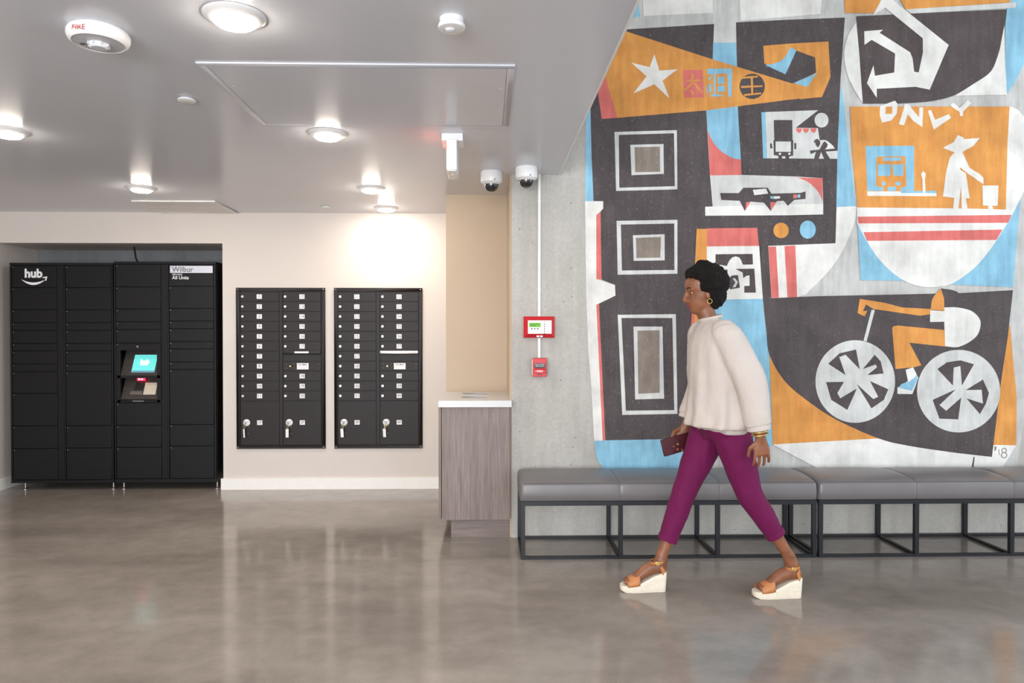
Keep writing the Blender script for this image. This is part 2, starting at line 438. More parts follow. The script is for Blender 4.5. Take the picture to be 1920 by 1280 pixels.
# pennant
P('pennant', 'O', px(1165, 56, 1335, 111, 1490, 158, 1541, 181, 1480, 187, 1324, 207, 1157, 221, 1134, 140))
P('pennant_band', 'R', px(1134, 140, 1157, 221, 1128, 223, 1119, 160))
P('star', 'W', m1(728, 443, 768, 578, 917, 567, 795, 660, 852, 805, 728, 690, 555, 765, 665, 625, 540, 513, 690, 550))
P('square', 'R', m1(960, 573, 1122, 570, 1135, 798, 970, 800))
P('stroke', 'O', m1(990, 655, 1112, 648, 1112, 664, 990, 669))
P('stroke', 'O', m1(1033, 605, 1052, 605, 1047, 682, 985, 746, 968, 735, 1030, 675))
P('stroke', 'O', m1(1043, 668, 1060, 678, 1128, 752, 1118, 764, 1050, 694))
P('stroke', 'O', m1(1032, 733, 1058, 770, 1042, 780, 1015, 740))
# second character: blue pieces around orange strokes
P('stroke', 'B', m7(280, 95, 765, 90, 772, 200, 765, 660, 700, 655, 680, 260, 665, 188, 280, 210))
P('stroke', 'B', m7(400, 200, 445, 195, 440, 600, 625, 628, 470, 655, 310, 640, 410, 600))
P('stroke', 'B', m7(305, 258, 368, 250, 330, 335, 302, 330))
P('stroke', 'B', m7(305, 400, 350, 395, 362, 560, 335, 580, 308, 555))
P('stroke', 'B', m7(485, 258, 620, 255, 618, 395, 488, 400))
P('stroke', 'B', m7(485, 440, 630, 437, 632, 555, 478, 558))
P('stroke', 'B', m7(255, 420, 272, 420, 285, 640, 260, 560))
P('disc', 'K', [p for p in m7(*[c for q in ell(1175, 448, 253, 252) for c in q])])
P('stroke', 'O', m7(970, 258, 1290, 235, 1285, 270, 970, 298))
P('stroke', 'O', m7(950, 440, 1380, 428, 1380, 460, 955, 480))
P('stroke', 'O', m7(1010, 605, 1355, 570, 1358, 605, 1015, 640))
P('stroke', 'O', m7(1145, 270, 1188, 268, 1198, 590, 1155, 595))
# framed shape beside the pennant tip
P('frame', 'O', px(1431, 86, 1480, 82, 1553, 78, 1557, 144, 1541, 182, 1500, 186, 1487, 157, 1433, 122))
P('pentagon', 'K', px(1493, 95, 1528, 108, 1530, 136, 1489, 157, 1460, 146, 1431, 124, 1434, 119, 1471, 139))
P('wedge', 'B', m1(1835, 388, 1890, 412, 1800, 608, 1632, 532) + cr(m1(1632, 532, 1720, 517, 1785, 480, 1820, 430)))
P('wedge', 'B', px(1487, 156, 1531, 137, 1514, 163))
# nested window frames of the left building
def ring(col, o, i): add_paint('painted_window_frame', col, [o, i])
ring('G', px(1152, 247.5, 1269, 244, 1270, 355, 1155, 358), px(1160, 253, 1263.5, 250, 1265, 349, 1161, 352))
ring('G', px(1181.5, 271.5, 1244, 270, 1244.5, 326, 1184, 328.5), px(1189.5, 276, 1237, 275, 1237.6, 322, 1191, 323))
P('window_pane', 'T', px(1189.5, 276, 1237, 275, 1237.6, 322, 1191, 323))
ring('G', px(1156, 414, 1270, 412, 1270, 513, 1158, 515), px(1164, 421, 1264, 419, 1264.4, 506, 1166, 507))
ring('G', px(1186.5, 441, 1246, 439, 1246, 488, 1188, 489), px(1192, 446, 1239, 444, 1238, 483, 1193, 483.6))
P('window_pane', 'T', px(1192, 446, 1239, 444, 1238, 483, 1193, 483.6))
ring('G', px(1158, 590, 1267, 588.7, 1270, 775.5, 1166.5, 777.6), px(1165, 596, 1260.5, 596, 1264, 768.6, 1173.4, 769.6))
ring('G', px(1187.6, 612, 1242, 612, 1245, 747, 1190.7, 748.5), px(1195, 619.6, 1236.6, 619, 1236.6, 736, 1196.6, 738))
P('window_pane', 'T', px(1195, 619.6, 1236.6, 619, 1236.6, 736, 1196.6, 738))
# shop scene
P('panel', 'G', m8(160, 215, 1215, 178, 765, 530, 1205, 535, 1245, 780, 1330, 770, 1400, 800, 1545, 940, 1600, 985, 1595, 1150, 190, 1140))
P('panel_edge', 'B', m8(75, 222, 160, 215, 188, 1140, 112, 1140))
P('moon', 'G', [p for p in m8(*[c for q in ell(1280, 378, 140, 147) for c in q])])
for cx in (830, 968, 1120): P('awning_scallop', 'R', m8(*[c for q in ell(cx, 540, 60, 92, 16, 0, PI) for c in q]))
P('truck', 'K', m8(325, 375, 695, 375, 700, 765, 716, 790, 712, 1085, 635, 1105, 632, 1150, 560, 1150, 555, 1100, 490, 1100, 492, 1150, 420, 1150, 415, 1090, 325, 1075, 318, 790, 335, 770))
P('truck_windscreen', 'G', m8(362, 803, 668, 805, 668, 1012, 362, 1008))
P('truck_lamp', 'W', m8(*[c for q in ell(448, 1050, 24, 22, 14) for c in q]))
P('truck_lamp', 'W', m8(*[c for q in ell(635, 1050, 22, 22, 14) for c in q]))
P('truck_mirror', 'K', m8(250, 845, 285, 840, 300, 940, 255, 945)); P('truck_mirror', 'K', m8(735, 830, 775, 840, 775, 955, 735, 958))
P('worker', 'D', m8(1120, 820, 1145, 770, 1195, 748, 1245, 790, 1255, 850, 1210, 925, 1170, 890, 1150, 825))
P('worker', 'D', m8(1050, 985, 1240, 965, 1310, 830, 1345, 800, 1405, 860, 1385, 920, 1345, 965, 1545, 945, 1600, 960, 1598, 990, 1360, 1005, 1450, 1150, 1330, 1150, 1270, 1010, 1225, 1150, 1130, 1150, 1165, 1010, 1075, 1055, 1052, 1030))
P('sack', 'W', m8(1350, 775, 1400, 800, 1500, 880, 1540, 940, 1365, 958, 1395, 915, 1408, 860))
# car panel
P('panel', 'G', px(1331, 329, 1390, 328, 1492, 331, 1542, 334, 1543, 384, 1336, 387))
P('corner', 'R', px(1494, 333, 1542, 334, 1542, 378) + cr(px(1542, 378, 1533, 359, 1514, 341, 1494, 333))[1:-1])
P('kerb', 'W', px(1322, 387.5, 1543, 382, 1543, 402, 1480, 403.6, 1322, 404.5))
P('car', 'K', px(1350, 362, 1385, 362, 1393.5, 352, 1439, 352, 1446, 363, 1500, 361.7, 1510, 359, 1510, 373, 1488.5, 375, 1477, 386, 1469, 376.5, 1456.5, 377, 1445, 396, 1432, 380, 1406, 378, 1396, 395.6, 1386.6, 376.5, 1352, 375))
P('car_window', 'W', px(1411, 356, 1436, 353.6, 1440, 363, 1414, 366))
P('fin', 'R', px(1399, 379, 1407, 379, 1397, 395)); P('fin', 'R', px(1444, 379, 1455, 379, 1445, 396))
P('badge', 'B', px(1444, 368, 1451, 368, 1451, 373, 1444, 372)); P('badge', 'W', px(1451, 368, 1462, 368, 1462, 372, 1451, 373))
P('badge', 'R', px(1487, 365, 1494, 365, 1494, 371, 1487, 372)); P('badge', 'B', px(1495, 365, 1500, 364.6, 1500, 370, 1495, 371))
P('disc', 'O', ell(1464, 432, 14.5)); P('disc', 'B', ell(1514, 430.5, 15, 17))
# doorway with figure
P('door_head', 'R', px(1325, 428, 1419, 427, 1423, 462, 1325, 463))
P('strip', 'O', px(1306, 429, 1325, 429, 1325, 560, 1316, 660, 1296, 660, 1303, 490))
P('strip', 'R', px(1297, 580, 1303, 580, 1298, 680, 1291, 680))
P('doorway', 'W', px(1325, 462, 1423, 461, 1430, 560, 1325, 562))
P('figure', 'D', m9(928, 55, 1508, 50, 1515, 215, 1355, 218, 1330, 150, 1300, 105, 1245, 88, 1190, 105, 1140, 160, 1105, 240, 975, 215, 928, 200))
P('figure', 'D', m9(1030, 300, 1115, 292, 1125, 500, 1100, 640, 960, 700, 900, 600, 980, 400))
P('figure', 'D', m9(1240, 285, 1535, 280, 1560, 655, 1378, 657, 1378, 552, 1462, 548, 1460, 385, 1410, 392, 1362, 430, 1352, 340))
P('parcel', 'D', m9(1165, 400, 1200, 385, 1280, 380, 1310, 578, 1155, 605, 1125, 500))
P('parcel_arrow', 'G', m9(1195, 432, 1235, 432, 1280, 490, 1240, 570, 1195, 572, 1240, 495))
P('block', 'B', px(1325, 562, 1430, 560, 1431, 581, 1438, 635, 1442, 668, 1448, 832, 1440, 840, 1300, 822, 1300, 660, 1316, 655))
# striped awning and white arc
P('arc', 'W', px(1440, 461, 1566, 456, 1568, 388, 1605, 387) + cr(px(1605, 394, 1603, 410, 1595, 435, 1576, 476, 1549, 513, 1510, 552)) + px(1494, 557, 1446, 559))
P('stripe', 'R', m3(1660, 840, 1722, 838, 1745, 1255, 1685, 1260)); P('stripe', 'R', m3(1790, 835, 1880, 830, 1895, 1255, 1815, 1258))
# arrow panel, upper right
P('arc', 'W', m2(545, 180) + cr(m2(545, 180, 480, 290, 445, 440, 470, 600, 520, 720, 598, 845))[1:] + m2(570, 450))
P('panel', 'D', m2(545, 135, 1775, 78) + cr(m2(1755, 250, 1720, 400, 1650, 580, 1500, 690, 1350, 780, 1150, 830, 900, 848)) + m2(598, 850, 570, 450))
P('arc', 'W', px(1882, 48, 1884, 126, 1887, 178, 1789, 180) + cr(px(1789, 180, 1824, 158, 1858, 133, 1874, 92))[1:])
P('block', 'B', px(1887, 18, 1893, -30, 1960, -30, 1960, 30, 1935, 90, 1919, 121, 1899, 160, 1887, 177, 1884, 126, 1884, 53))
P('block', 'O', px(1580, -40, 1652, -40, 1652, 0, 1638, 25, 1584, 25)); P('block', 'O', px(1665, -40, 1897, -40, 1893, 5, 1850, 8, 1697, 18))
P('band', 'G', px(1697, 18, 1904, 5, 1904, 15, 1708, 26))
P('arrow', 'W', m2(680, 130, 750, 0, 790, -40, 1300, 370, 1145, 735, 1030, 712, 712, 728, 712, 802, 632, 682, 685, 535, 697, 622, 855, 595, 862, 440, 670, 328, 612, 370, 610, 258, 765, 245, 735, 270, 985, 430, 1005, 480, 1018, 588, 1055, 595, 1090, 430, 1088, 315, 780, 65))
# bus stop panel with ONLY
hull = px(1606, 389, 1606.5, 419) + cr(px(1606.5, 419, 1624, 451, 1645, 483, 1675, 513, 1704.6, 531, 1732, 537.7, 1762, 537, 1789, 529, 1824, 504, 1851, 474, 1879, 433, 1897, 403, 1911, 375, 1919, 359))[1:]
P('block', 'B', px(1607, 418, 1613, 525, 1692, 526, 1720, 500, 1640, 430)); P('block', 'B', px(1780, 533, 1899, 538, 1905, 460, 1912, 372, 1880, 400, 1800, 500))
P('hull', 'W', hull + px(1945, 320, 1945, 250, 1908, 206, 1893, 200, 1750, 300))
P('stripe', 'R', m4(555, 595, 1815, 580, 1785, 645, 562, 650)); P('stripe', 'R', m4(603, 722, 1740, 700, 1690, 785, 632, 792))
P('panel', 'O', px(1593, 200, 1892, 200, 1888, 270, 1885, 393, 1815, 391, 1607, 389, 1598, 289))
add_paint('painted_letter', 'W', [m2(740, 870, 860, 825, 882, 850, 876, 930, 830, 988, 755, 1005, 736, 940), m2(785, 875, 838, 872, 838, 932, 782, 935)])
P('letter', 'W', m2(940, 850, 975, 855, 1010, 905, 1058, 962, 1060, 880, 1092, 880, 1085, 1042, 1010, 990, 965, 935, 935, 1028, 893, 1018, 930, 900))
P('letter', 'W', m2(1130, 908, 1155, 900, 1190, 982, 1300, 935, 1320, 965, 1178, 1062))
P('letter', 'W', m2(1310, 862, 1340, 843, 1390, 885, 1455, 820, 1485, 845, 1418, 915, 1415, 952, 1392, 950, 1388, 915, 1345, 890))
P('square', 'B', px(1622, 274, 1713, 273.4, 1713, 358, 1625.5, 358))
P('bus', 'O', m4(710, 105, 945, 100, 955, 350, 910, 355, 905, 386, 870, 386, 870, 350, 800, 350, 800, 386, 765, 386, 765, 355, 705, 345))
P('bus_window', 'B', m4(722, 168, 828, 165, 820, 262, 720, 262)); P('bus_window', 'B', m4(838, 170, 930, 165, 928, 262, 850, 260))
P('bus_sign', 'B', m4(765, 112, 910, 110, 910, 138, 765, 140))
P('bus_lamp', 'B', ell(1656, 344.5, 4, 4, 14)); P('bus_lamp', 'B', ell(1683, 344.5, 6, 3.5, 14))
P('kerb', 'W', m4(632, 388, 905, 388, 908, 402, 1200, 402, 1200, 428, 635, 425)); P('kerb', 'B', m4(908, 386, 1200, 384, 1200, 402, 908, 402))
P('meter', 'W', m4(1085, 290, 1073, 245, 1092, 222, 1112, 245, 1105, 290, 1110, 400, 1088, 400))
P('shopper_hat', 'W', m2(1253, 1210, 1340, 1165, 1375, 1105, 1425, 1130, 1420, 1140, 1555, 1130, 1500, 1195, 1410, 1245, 1350, 1250))
P('shopper', 'W', px(1790, 285, 1803, 285, 1817, 315, 1835, 326, 1843, 334, 1842.8, 345.6, 1813, 325, 1798.5, 313.5, 1799.7, 319, 1810, 325, 1817, 372, 1810, 372, 1813, 391, 1802, 391, 1801, 350, 1796, 391, 1786, 391, 1788, 371, 1767, 368.5, 1773, 323, 1780, 295))
P('trolley', 'W', px(1841, 348, 1871, 348, 1869.6, 386, 1858, 386, 1861.6, 390, 1859, 393, 1851, 391.5, 1852, 386, 1842, 385))
# cyclist panel
P('block', 'O', m6(78, 520, 180, 690, 330, 815, 520, 940, 800, 1068, 850, 1090, 100, 1112))
P('block', 'O', m6(1680, 315, 1725, 800, 1722, 1118, 1560, 1120, 1590, 870, 1655, 400))
P('base', 'W', m6(100, 1112, 800, 1072, 1000, 1110, 1300, 1155, 1560, 1180, 1568, 1115, 1722, 1118, 1640, 1250, 1610, 1340, 520, 1340, 360, 1250))
P('base', 'B', px(1114, 826, 1135, 825, 1292, 822, 1310, 850, 1315, 900, 1140, 900) + cr(px(1128, 874, 1121, 862, 1117, 849, 1114, 826))[:-1])
P('panel', 'K', m6(90, 138, 400, 125, 1340, 105, 1700, 85, 1665, 400, 1620, 700, 1560, 1195) + cr(m6(1560, 1195, 1300, 1165, 1000, 1120, 800, 1070, 520, 945, 330, 820, 180, 690, 80, 520, 60, 370))[1:] + m6(40, 180, 25, 0, 20, -200, 70, -205))
for c, rx, ry in (((650, 693), 265, 275), ((1338, 757), 277, 275)):
    P('wheel', 'G', m6(*[v for q in ell(c[0], c[1], rx, ry, 56) for v in q]))
for w in ((470, 575, 545, 505, 655, 480, 680, 612, 585, 515, 543, 530, 585, 650), (700, 610, 780, 515, 820, 560, 838, 640, 730, 650, 795, 598, 785, 580),
          (455, 697, 575, 695, 530, 770, 550, 805, 660, 740, 597, 882, 490, 815), (658, 708, 770, 810, 803, 795, 748, 690, 870, 745, 840, 815, 758, 872),
          (1197, 610, 1260, 565, 1350, 552, 1440, 578, 1360, 720, 1350, 590, 1305, 600, 1300, 720), (1385, 750, 1500, 680, 1540, 770, 1520, 840, 1480, 910, 1390, 805, 1500, 840, 1492, 748),
          (1165, 815, 1320, 745, 1210, 850, 1255, 888, 1355, 800, 1335, 945, 1210, 940)):
    P('spoke_gap', 'K', m6(*w))
P('handlebar', 'G', m6(758, 215, 780, 218, 725, 428, 705, 420))
P('rider_arm', 'O', m6(680, 143, 665, 238, 712, 260, 730, 222, 700, 225, 722, 180, 770, 210, 1080, 255, 1152, 245, 1152, 210, 960, 200, 850, 170))
P('rider_leg', 'O', m6(895, 335, 905, 325, 930, 320, 1242, 350, 1249, 460, 1010, 435, 1090, 585, 1040, 598, 918, 610))
P('rider_torso', 'W', m6(1150, 218, 1240, 225, 1242, 200) + cr(m6(1242, 200, 1330, 200, 1420, 222, 1470, 265, 1485, 310, 1465, 380, 1410, 430, 1340, 462, 1300, 465))[1:] + m6(1248, 458, 1242, 295, 1147, 297))
P('rider_hair', 'K', m6(1218, 73) + cr(m6(1220, 73, 1300, 85, 1340, 110, 1320, 155, 1280, 190, 1243, 197))[1:])
P('rider_face', 'O', cr(m6(1152, 215, 1165, 140, 1220, 73)) + m6(1240, 140, 1243, 222))
P('rider_sock', 'W', m6(985, 615, 1035, 598, 1070, 670, 1030, 777, 930, 775, 930, 735, 1000, 690))
P('rider_shoe', 'B', m6(1058, 640, 1066, 680, 1025, 755, 940, 735, 955, 710, 1010, 692, 1045, 665))
P('brush_mark', 'K', m6(1437, 1195, 1445, 1195, 1437, 1262, 1425, 1262))
for st in ((1576, 1125, 1592, 1128, 1586, 1150, 1578, 1158), (1603, 1143, 1608, 1143, 1611, 1182, 1606, 1182)): P('signature', 'T', m6(*st))
for cy, rr in ((1152, 15), (1183, 18)):
    add_paint('painted_signature', 'T', [m6(*[v for q in ell(1641, cy, rr + 3, rr + 3, 20) for v in q]), m6(*[v for q in ell(1641, cy, rr - 3, rr - 3, 20) for v in q])])

# ------------------------------------------------------------------ parcel lockers
def smile(name, cx, z, w, y, mat, parent):
    """curved arrow mark, drawn as a thin plate"""
    pts = []
    for k in range(17):
        u = -1 + 2 * k / 16; pts.append((cx + u * w * .5, z - (1 - u * u) * w * .13))
    low = []
    for k in range(17):
        u = 1 - 2 * k / 16; low.append((cx + u * w * .5, z - (1 - u * u) * w * .235))
    ar = [(cx + w * .36, z + w * .045), (cx + w * .40, z + w * .10), (cx + w * .57, z + w * .12), (cx + w * .52, z - w * .06), (cx + w * .465, z - w * .055), (cx + w * .50, z + w * .065)]
    b = MB().prism(pts[:-1] + low[1:-1], 'y', y - 0.0006, y).prism(ar, 'y', y - 0.0007, y - 0.0001)
    return obj(name, b, mat, parent, smooth=0)
YL = YM - 0.002
def locker(label, x0, x1, cols, rows, zt, feet):
    t = thing('parcel_locker', label, 'locker', 'black parcel lockers in the recess', loc=((x0 + x1) / 2, YL + 0.25, 0))
    obj('body', MB().box(x0, x1, YL + 0.022, YL + 0.49, 0.062, zt), M['locker'], t, 0.004)
    obj('top_rail', MB().box(x0, x1, YL, YL + 0.021, rows[0][0] + 0.003, zt), M['locker'], t, 0.002)
    zb = min(r[-1] for r in rows)
    obj('plinth', MB().box(x0, x1, YL + 0.001, YL + 0.021, 0.062, zb - 0.003), M['locker'], t, 0.002)
    xs = [x0] + [c for pr in cols for c in pr] + [x1]
    for i in range(0, len(xs), 2):
        if xs[i + 1] - xs[i] > 0.006:
            st = obj('stile', MB().box(xs[i] + 0.001, xs[i + 1] - 0.003, YL + 0.001, YL + 0.021, zb, rows[0][0]), M['locker'], t, 0.002)
            if 0.04 < xs[i + 1] - xs[i] < 0.09:
                obj('cover_strip', MB().box(xs[i] + 0.014, xs[i + 1] - 0.016, YL - 0.003, YL + 0.002, zb + 0.01, rows[0][0] - 0.02), M['locker'], st, 0.001)
    doors = []
    for (a, b), rz in zip(cols, rows):
        for k in range(len(rz) - 1):
            h = rz[k] - rz[k + 1]
            d = obj('door', MB().box(a + 0.002, b - 0.002, YL, YL + 0.018, rz[k + 1] + 0.002, rz[k] - 0.003), M['locker'], t, 0.0025)
            doors.append(d)
            obj('hinge_screw', MB().lathe([(0, -.002), (.004, -.002), (.005, 0)], (a + 0.012, YL, rz[k] - 0.014), 10, 'y'), M['steel'], d)
    for fx in feet:
        f = MB().lathe([(0, .0), (.022, .0), (.022, .006), (.008, .012), (.007, .07), (0, .07)], (fx, YL + 0.05, 0), 16)
        obj('levelling_foot', f, M['steel'], t)
    for fx in feet:
        obj('levelling_foot', MB().lathe([(0, .0), (.022, .0), (.022, .006), (.008, .012), (.007, .07), (0, .07)], (fx, YL + 0.44, 0), 16), M['steel'], t)
    return t, doors
def zr(x, ys): return [wp(x, y, YM).z for y in ys]
def xr(y, xs): return [wp(x, y, YM).x for x in xs]
ra = [497.8, 539, 580.5, 604.7, 619, 643.4, 657.5, 682, 696.7, 737, 798.2, 840.6, 899]
rb = [497.8, 539, 580.5, 604.7, 619, 643.4, 657.5, 682, 696.3, 797.8, 839.4, 899]
cA = xr(600, [18.5, 22.7, 107, 123, 208.5, 212.3])
la, da = locker('black parcel locker bank with white lettering on its top left door', cA[0], cA[5], [(cA[1], cA[2]), (cA[3], cA[4])], [zr(60, ra), zr(160, rb)], 1.934, (cA[0] + .09, cA[5] - .01 - .02))
rc = [495.5, 537.4, 579, 603, 617.5, 642.3, 754.7, 797, 838.3, 897]
rd = [495.5, 536.6, 578, 601.6, 616, 640, 653.7, 678.2, 692.4, 795.5, 836, 897]
cB = xr(600, [214.3, 217.3, 302, 317.2, 400.8, 405.3])
lb, db = locker('black parcel locker bank with teal touch screen and keypad', cB[0], cB[5], [(cB[1], cB[2]), (cB[3], cB[4])], [zr(260, rc), zr(360, rd)], 1.946, (cB[0] + .05, cB[5] - .015))
p = wp(63, 513, YM)
text('lettering', 'hub', 0.100, (p.x, YL - 0.0006, p.z), M['whiteink'], da[0], bold=0.004)
p = wp(63, 523.5, YM); smile('smile_mark', p.x, p.z, 0.205, YL, M['whiteink'], da[0])
# name plate on the top right door
d4 = db[len(rc) - 1]
a, b = wp(319, 498.2, YM), wp(399, 511.6, YM)
obj('name_plate', MB().box(a.x, b.x, YL - .0015, YL, b.z, a.z), M['silverlabel'], d4)
p = wp(323, 505.2, YM); text('lettering', 'Wilbur', 0.062, (p.x, YL - .002, p.z), M['greyink'], d4, ax='LEFT', bold=0.0008)
p = wp(323, 514.6, YM); text('lettering', 'SERVING', 0.022, (p.x, YL - .0006, p.z), M['whiteink'], d4, ax='LEFT')
p = wp(323, 520.6, YM); text('lettering', 'All Units', 0.04, (p.x, YL - .0006, p.z), M['whiteink'], d4, ax='LEFT', bold=0.0006)
# terminal: replaces the plain door between the small doors and the lower ones
term = db[5]; term.name = 'terminal_door'
zt_, zb_ = wp(260, 644, YM).z, wp(260, 753.5, YM).z
term.data = (MB().box(cB[1] + .002, cB[2] - .002, YL, YL + .018, wp(260, 656.5, YM).z, zt_ - .003)
             .box(cB[1] + .002, wp(226, 700, YM).x, YL, YL + .018, zb_, wp(260, 656.5, YM).z)
             .box(wp(294.5, 700, YM).x, cB[2] - .002, YL, YL + .018, zb_, wp(260, 656.5, YM).z)
             .box(cB[1] + .01, cB[2] - .01, YL, YL + .018, wp(260, 708.5, YM).z, wp(260, 703.5, YM).z)
             .box(cB[1] + .01, cB[2] - .01, YL, YL + .018, zb_, wp(260, 749.8, YM).z)).mesh('terminal_door')
term.data.materials.append(M['locker'])
lb_body = [o for o in lb.children if o.name.startswith('body')][0]
bx0, bx1 = wp(225, 700, YM).x, wp(295.5, 700, YM).x
lb_body.data = (MB().box(cB[0], bx0 - .001, YL + .022, YL + .49, .062, 1.946).box(bx1 + .001, cB[5], YL + .022, YL + .49, .062, 1.946)
                .box(bx0 - .001, bx1 + .001, YL + .022, YL + .49, .062, zb_ - .004).box(bx0 - .001, bx1 + .001, YL + .022, YL + .49, zt_, 1.946)
                .box(bx0 - .001, bx1 + .001, YL + .2, YL + .49, zb_ - .004, zt_)).mesh('body')
lb_body.data.materials.append(M['locker'])
# sloping screen panel and keypad panel: top edge set back, bottom edge near the front
def slope(y_top, y_bot, depth_top, depth_bot):
    zt0, zb0 = wp(260, y_top, YM).z, wp(260, y_bot, YM).z
    T, B = Vector((0, YL + depth_top, zt0)), Vector((0, YL + depth_bot, zb0))
    up = (B - T) * -1; ln = up.length; up.normalize(); n = Vector((0, -up.z, up.y))
    def at(x, f, off): q = B + up * (ln * f) + n * off; return (x, q.y, q.z)
    return at
def slab(at, x0, x1, f0, f1, o0, o1):
    return MB().add([at(x, f, o) for x in (x0, x1) for f in (f0, f1) for o in (o0, o1)],
                    [(0, 1, 3, 2), (4, 6, 7, 5), (0, 4, 5, 1), (2, 3, 7, 6), (0, 2, 6, 4), (1, 5, 7, 3)])
A = slope(659.5, 703.5, 0.10, 0.004)
obj('screen_panel', slab(A, bx0 + .002, bx1 - .002, 0, 1.08, -.006, 0), M['bezel'], lb, 0.001)
sx0, sx1 = bx0 + .088, bx1 - .035
scr = obj('touch_screen', slab(A, sx0, sx1, .12, .86, 0, .003), M['screen'], lb)
obj('status_bar', slab(A, sx0, sx1, .12, .19, .003, .0036), M['screenbar'], scr)
sc_c = (sx0 + sx1) / 2
ang = math.atan2(A(0, 1, 0)[1] - A(0, 0, 0)[1], A(0, 1, 0)[2] - A(0, 0, 0)[2])
Rs = Matrix.Rotation(PI / 2 - ang, 4, 'X')
text('screen_logo', 'hub', 0.05, A(sc_c, .56, .0045), M['screenwhite'], scr, rot=Rs, bold=0.003)
lg = slab(A, sc_c - .03, sc_c + .03, .42, .455, .0036, .0042).add(*[[A(sc_c - .034, .47, .0042), A(sc_c - .02, .44, .0042), A(sc_c - .03, .42, .0042)], [(0, 1, 2)]])
obj('screen_mark', lg, M['screenwhite'], scr, smooth=0)
Bp = slope(711, 748.5, 0.085, 0.004)
obj('keypad_panel', slab(Bp, bx0 + .002, bx1 - .002, 0, 1.1, -.006, 0), M['bezel'], lb, 0.001)
kx0, kx1 = bx0 + .185, bx1 - .028
kp = obj('keypad', slab(Bp, kx0, kx1, .22, .80, 0, .006), M['keypad'], lb, 0.001)
for r_ in range(4):
    for c_ in range(4):
        xx = kx0 + (c_ + .16) * (kx1 - kx0) / 4; ff = .24 + r_ * .14
        obj('key_button', slab(Bp, xx, xx + (kx1 - kx0) / 4 * .7, ff, ff + .10, .006, .009), M['keypad'], kp, 0.0008)
obj('card_slot', slab(Bp, bx0 + .075, bx0 + .175, .22, .38, 0, .008), M['steel'], lb, 0.001)
obj('card_reader', slab(Bp, bx0 + .10, bx0 + .175, .45, .82, 0, .004), M['lockergap'], lb, 0.001)
sp = wp(260, 711.5, YM)
scn = obj('barcode_scanner', MB().box(sp.x - .032, sp.x + .032, YL + .035, YL + .06, sp.z - .012, sp.z + .012), M['redled'], lb, 0.004)
for dx in (-.011, .013): obj('scanner_lamp', MB().ball((sp.x + dx, YL + .034, sp.z + .002), .006), M['whiteled'], scn)
p = wp(258.5, 649.5, YM)
lk = obj('door_lock', MB().lathe([(0, -.006), (.009, -.006), (.011, 0)], (p.x, YL, p.z), 16, 'y'), M['steel'], term)
obj('keyhole', MB().box(p.x - .001, p.x + .001, YL - .007, YL - .006, p.z - .004, p.z + .004), M['lockergap'], lk)
p = wp(259.5, 751.7, YM); obj('rating_plate', MB().box(p.x - .048, p.x + .048, YL - .001, YL, p.z - .006, p.z + .006), M['greyink'], term)
# cable over the lockers
c0 = wp(252, 462, YR - .25)
cb = obj('power_cable', MB().tube([(c0.x, 6.2, 2.103), (c0.x + .012, 6.19, 2.06), (c0.x + .03, 6.17, 2.0), (c0.x + .06, 6.16, 1.95), (c0.x + .07, 6.15, 1.94)], 0.008, 8), M['cable'])
tag(cb, 'short black cable dropping from the recess ceiling behind the lockers', 'cable')

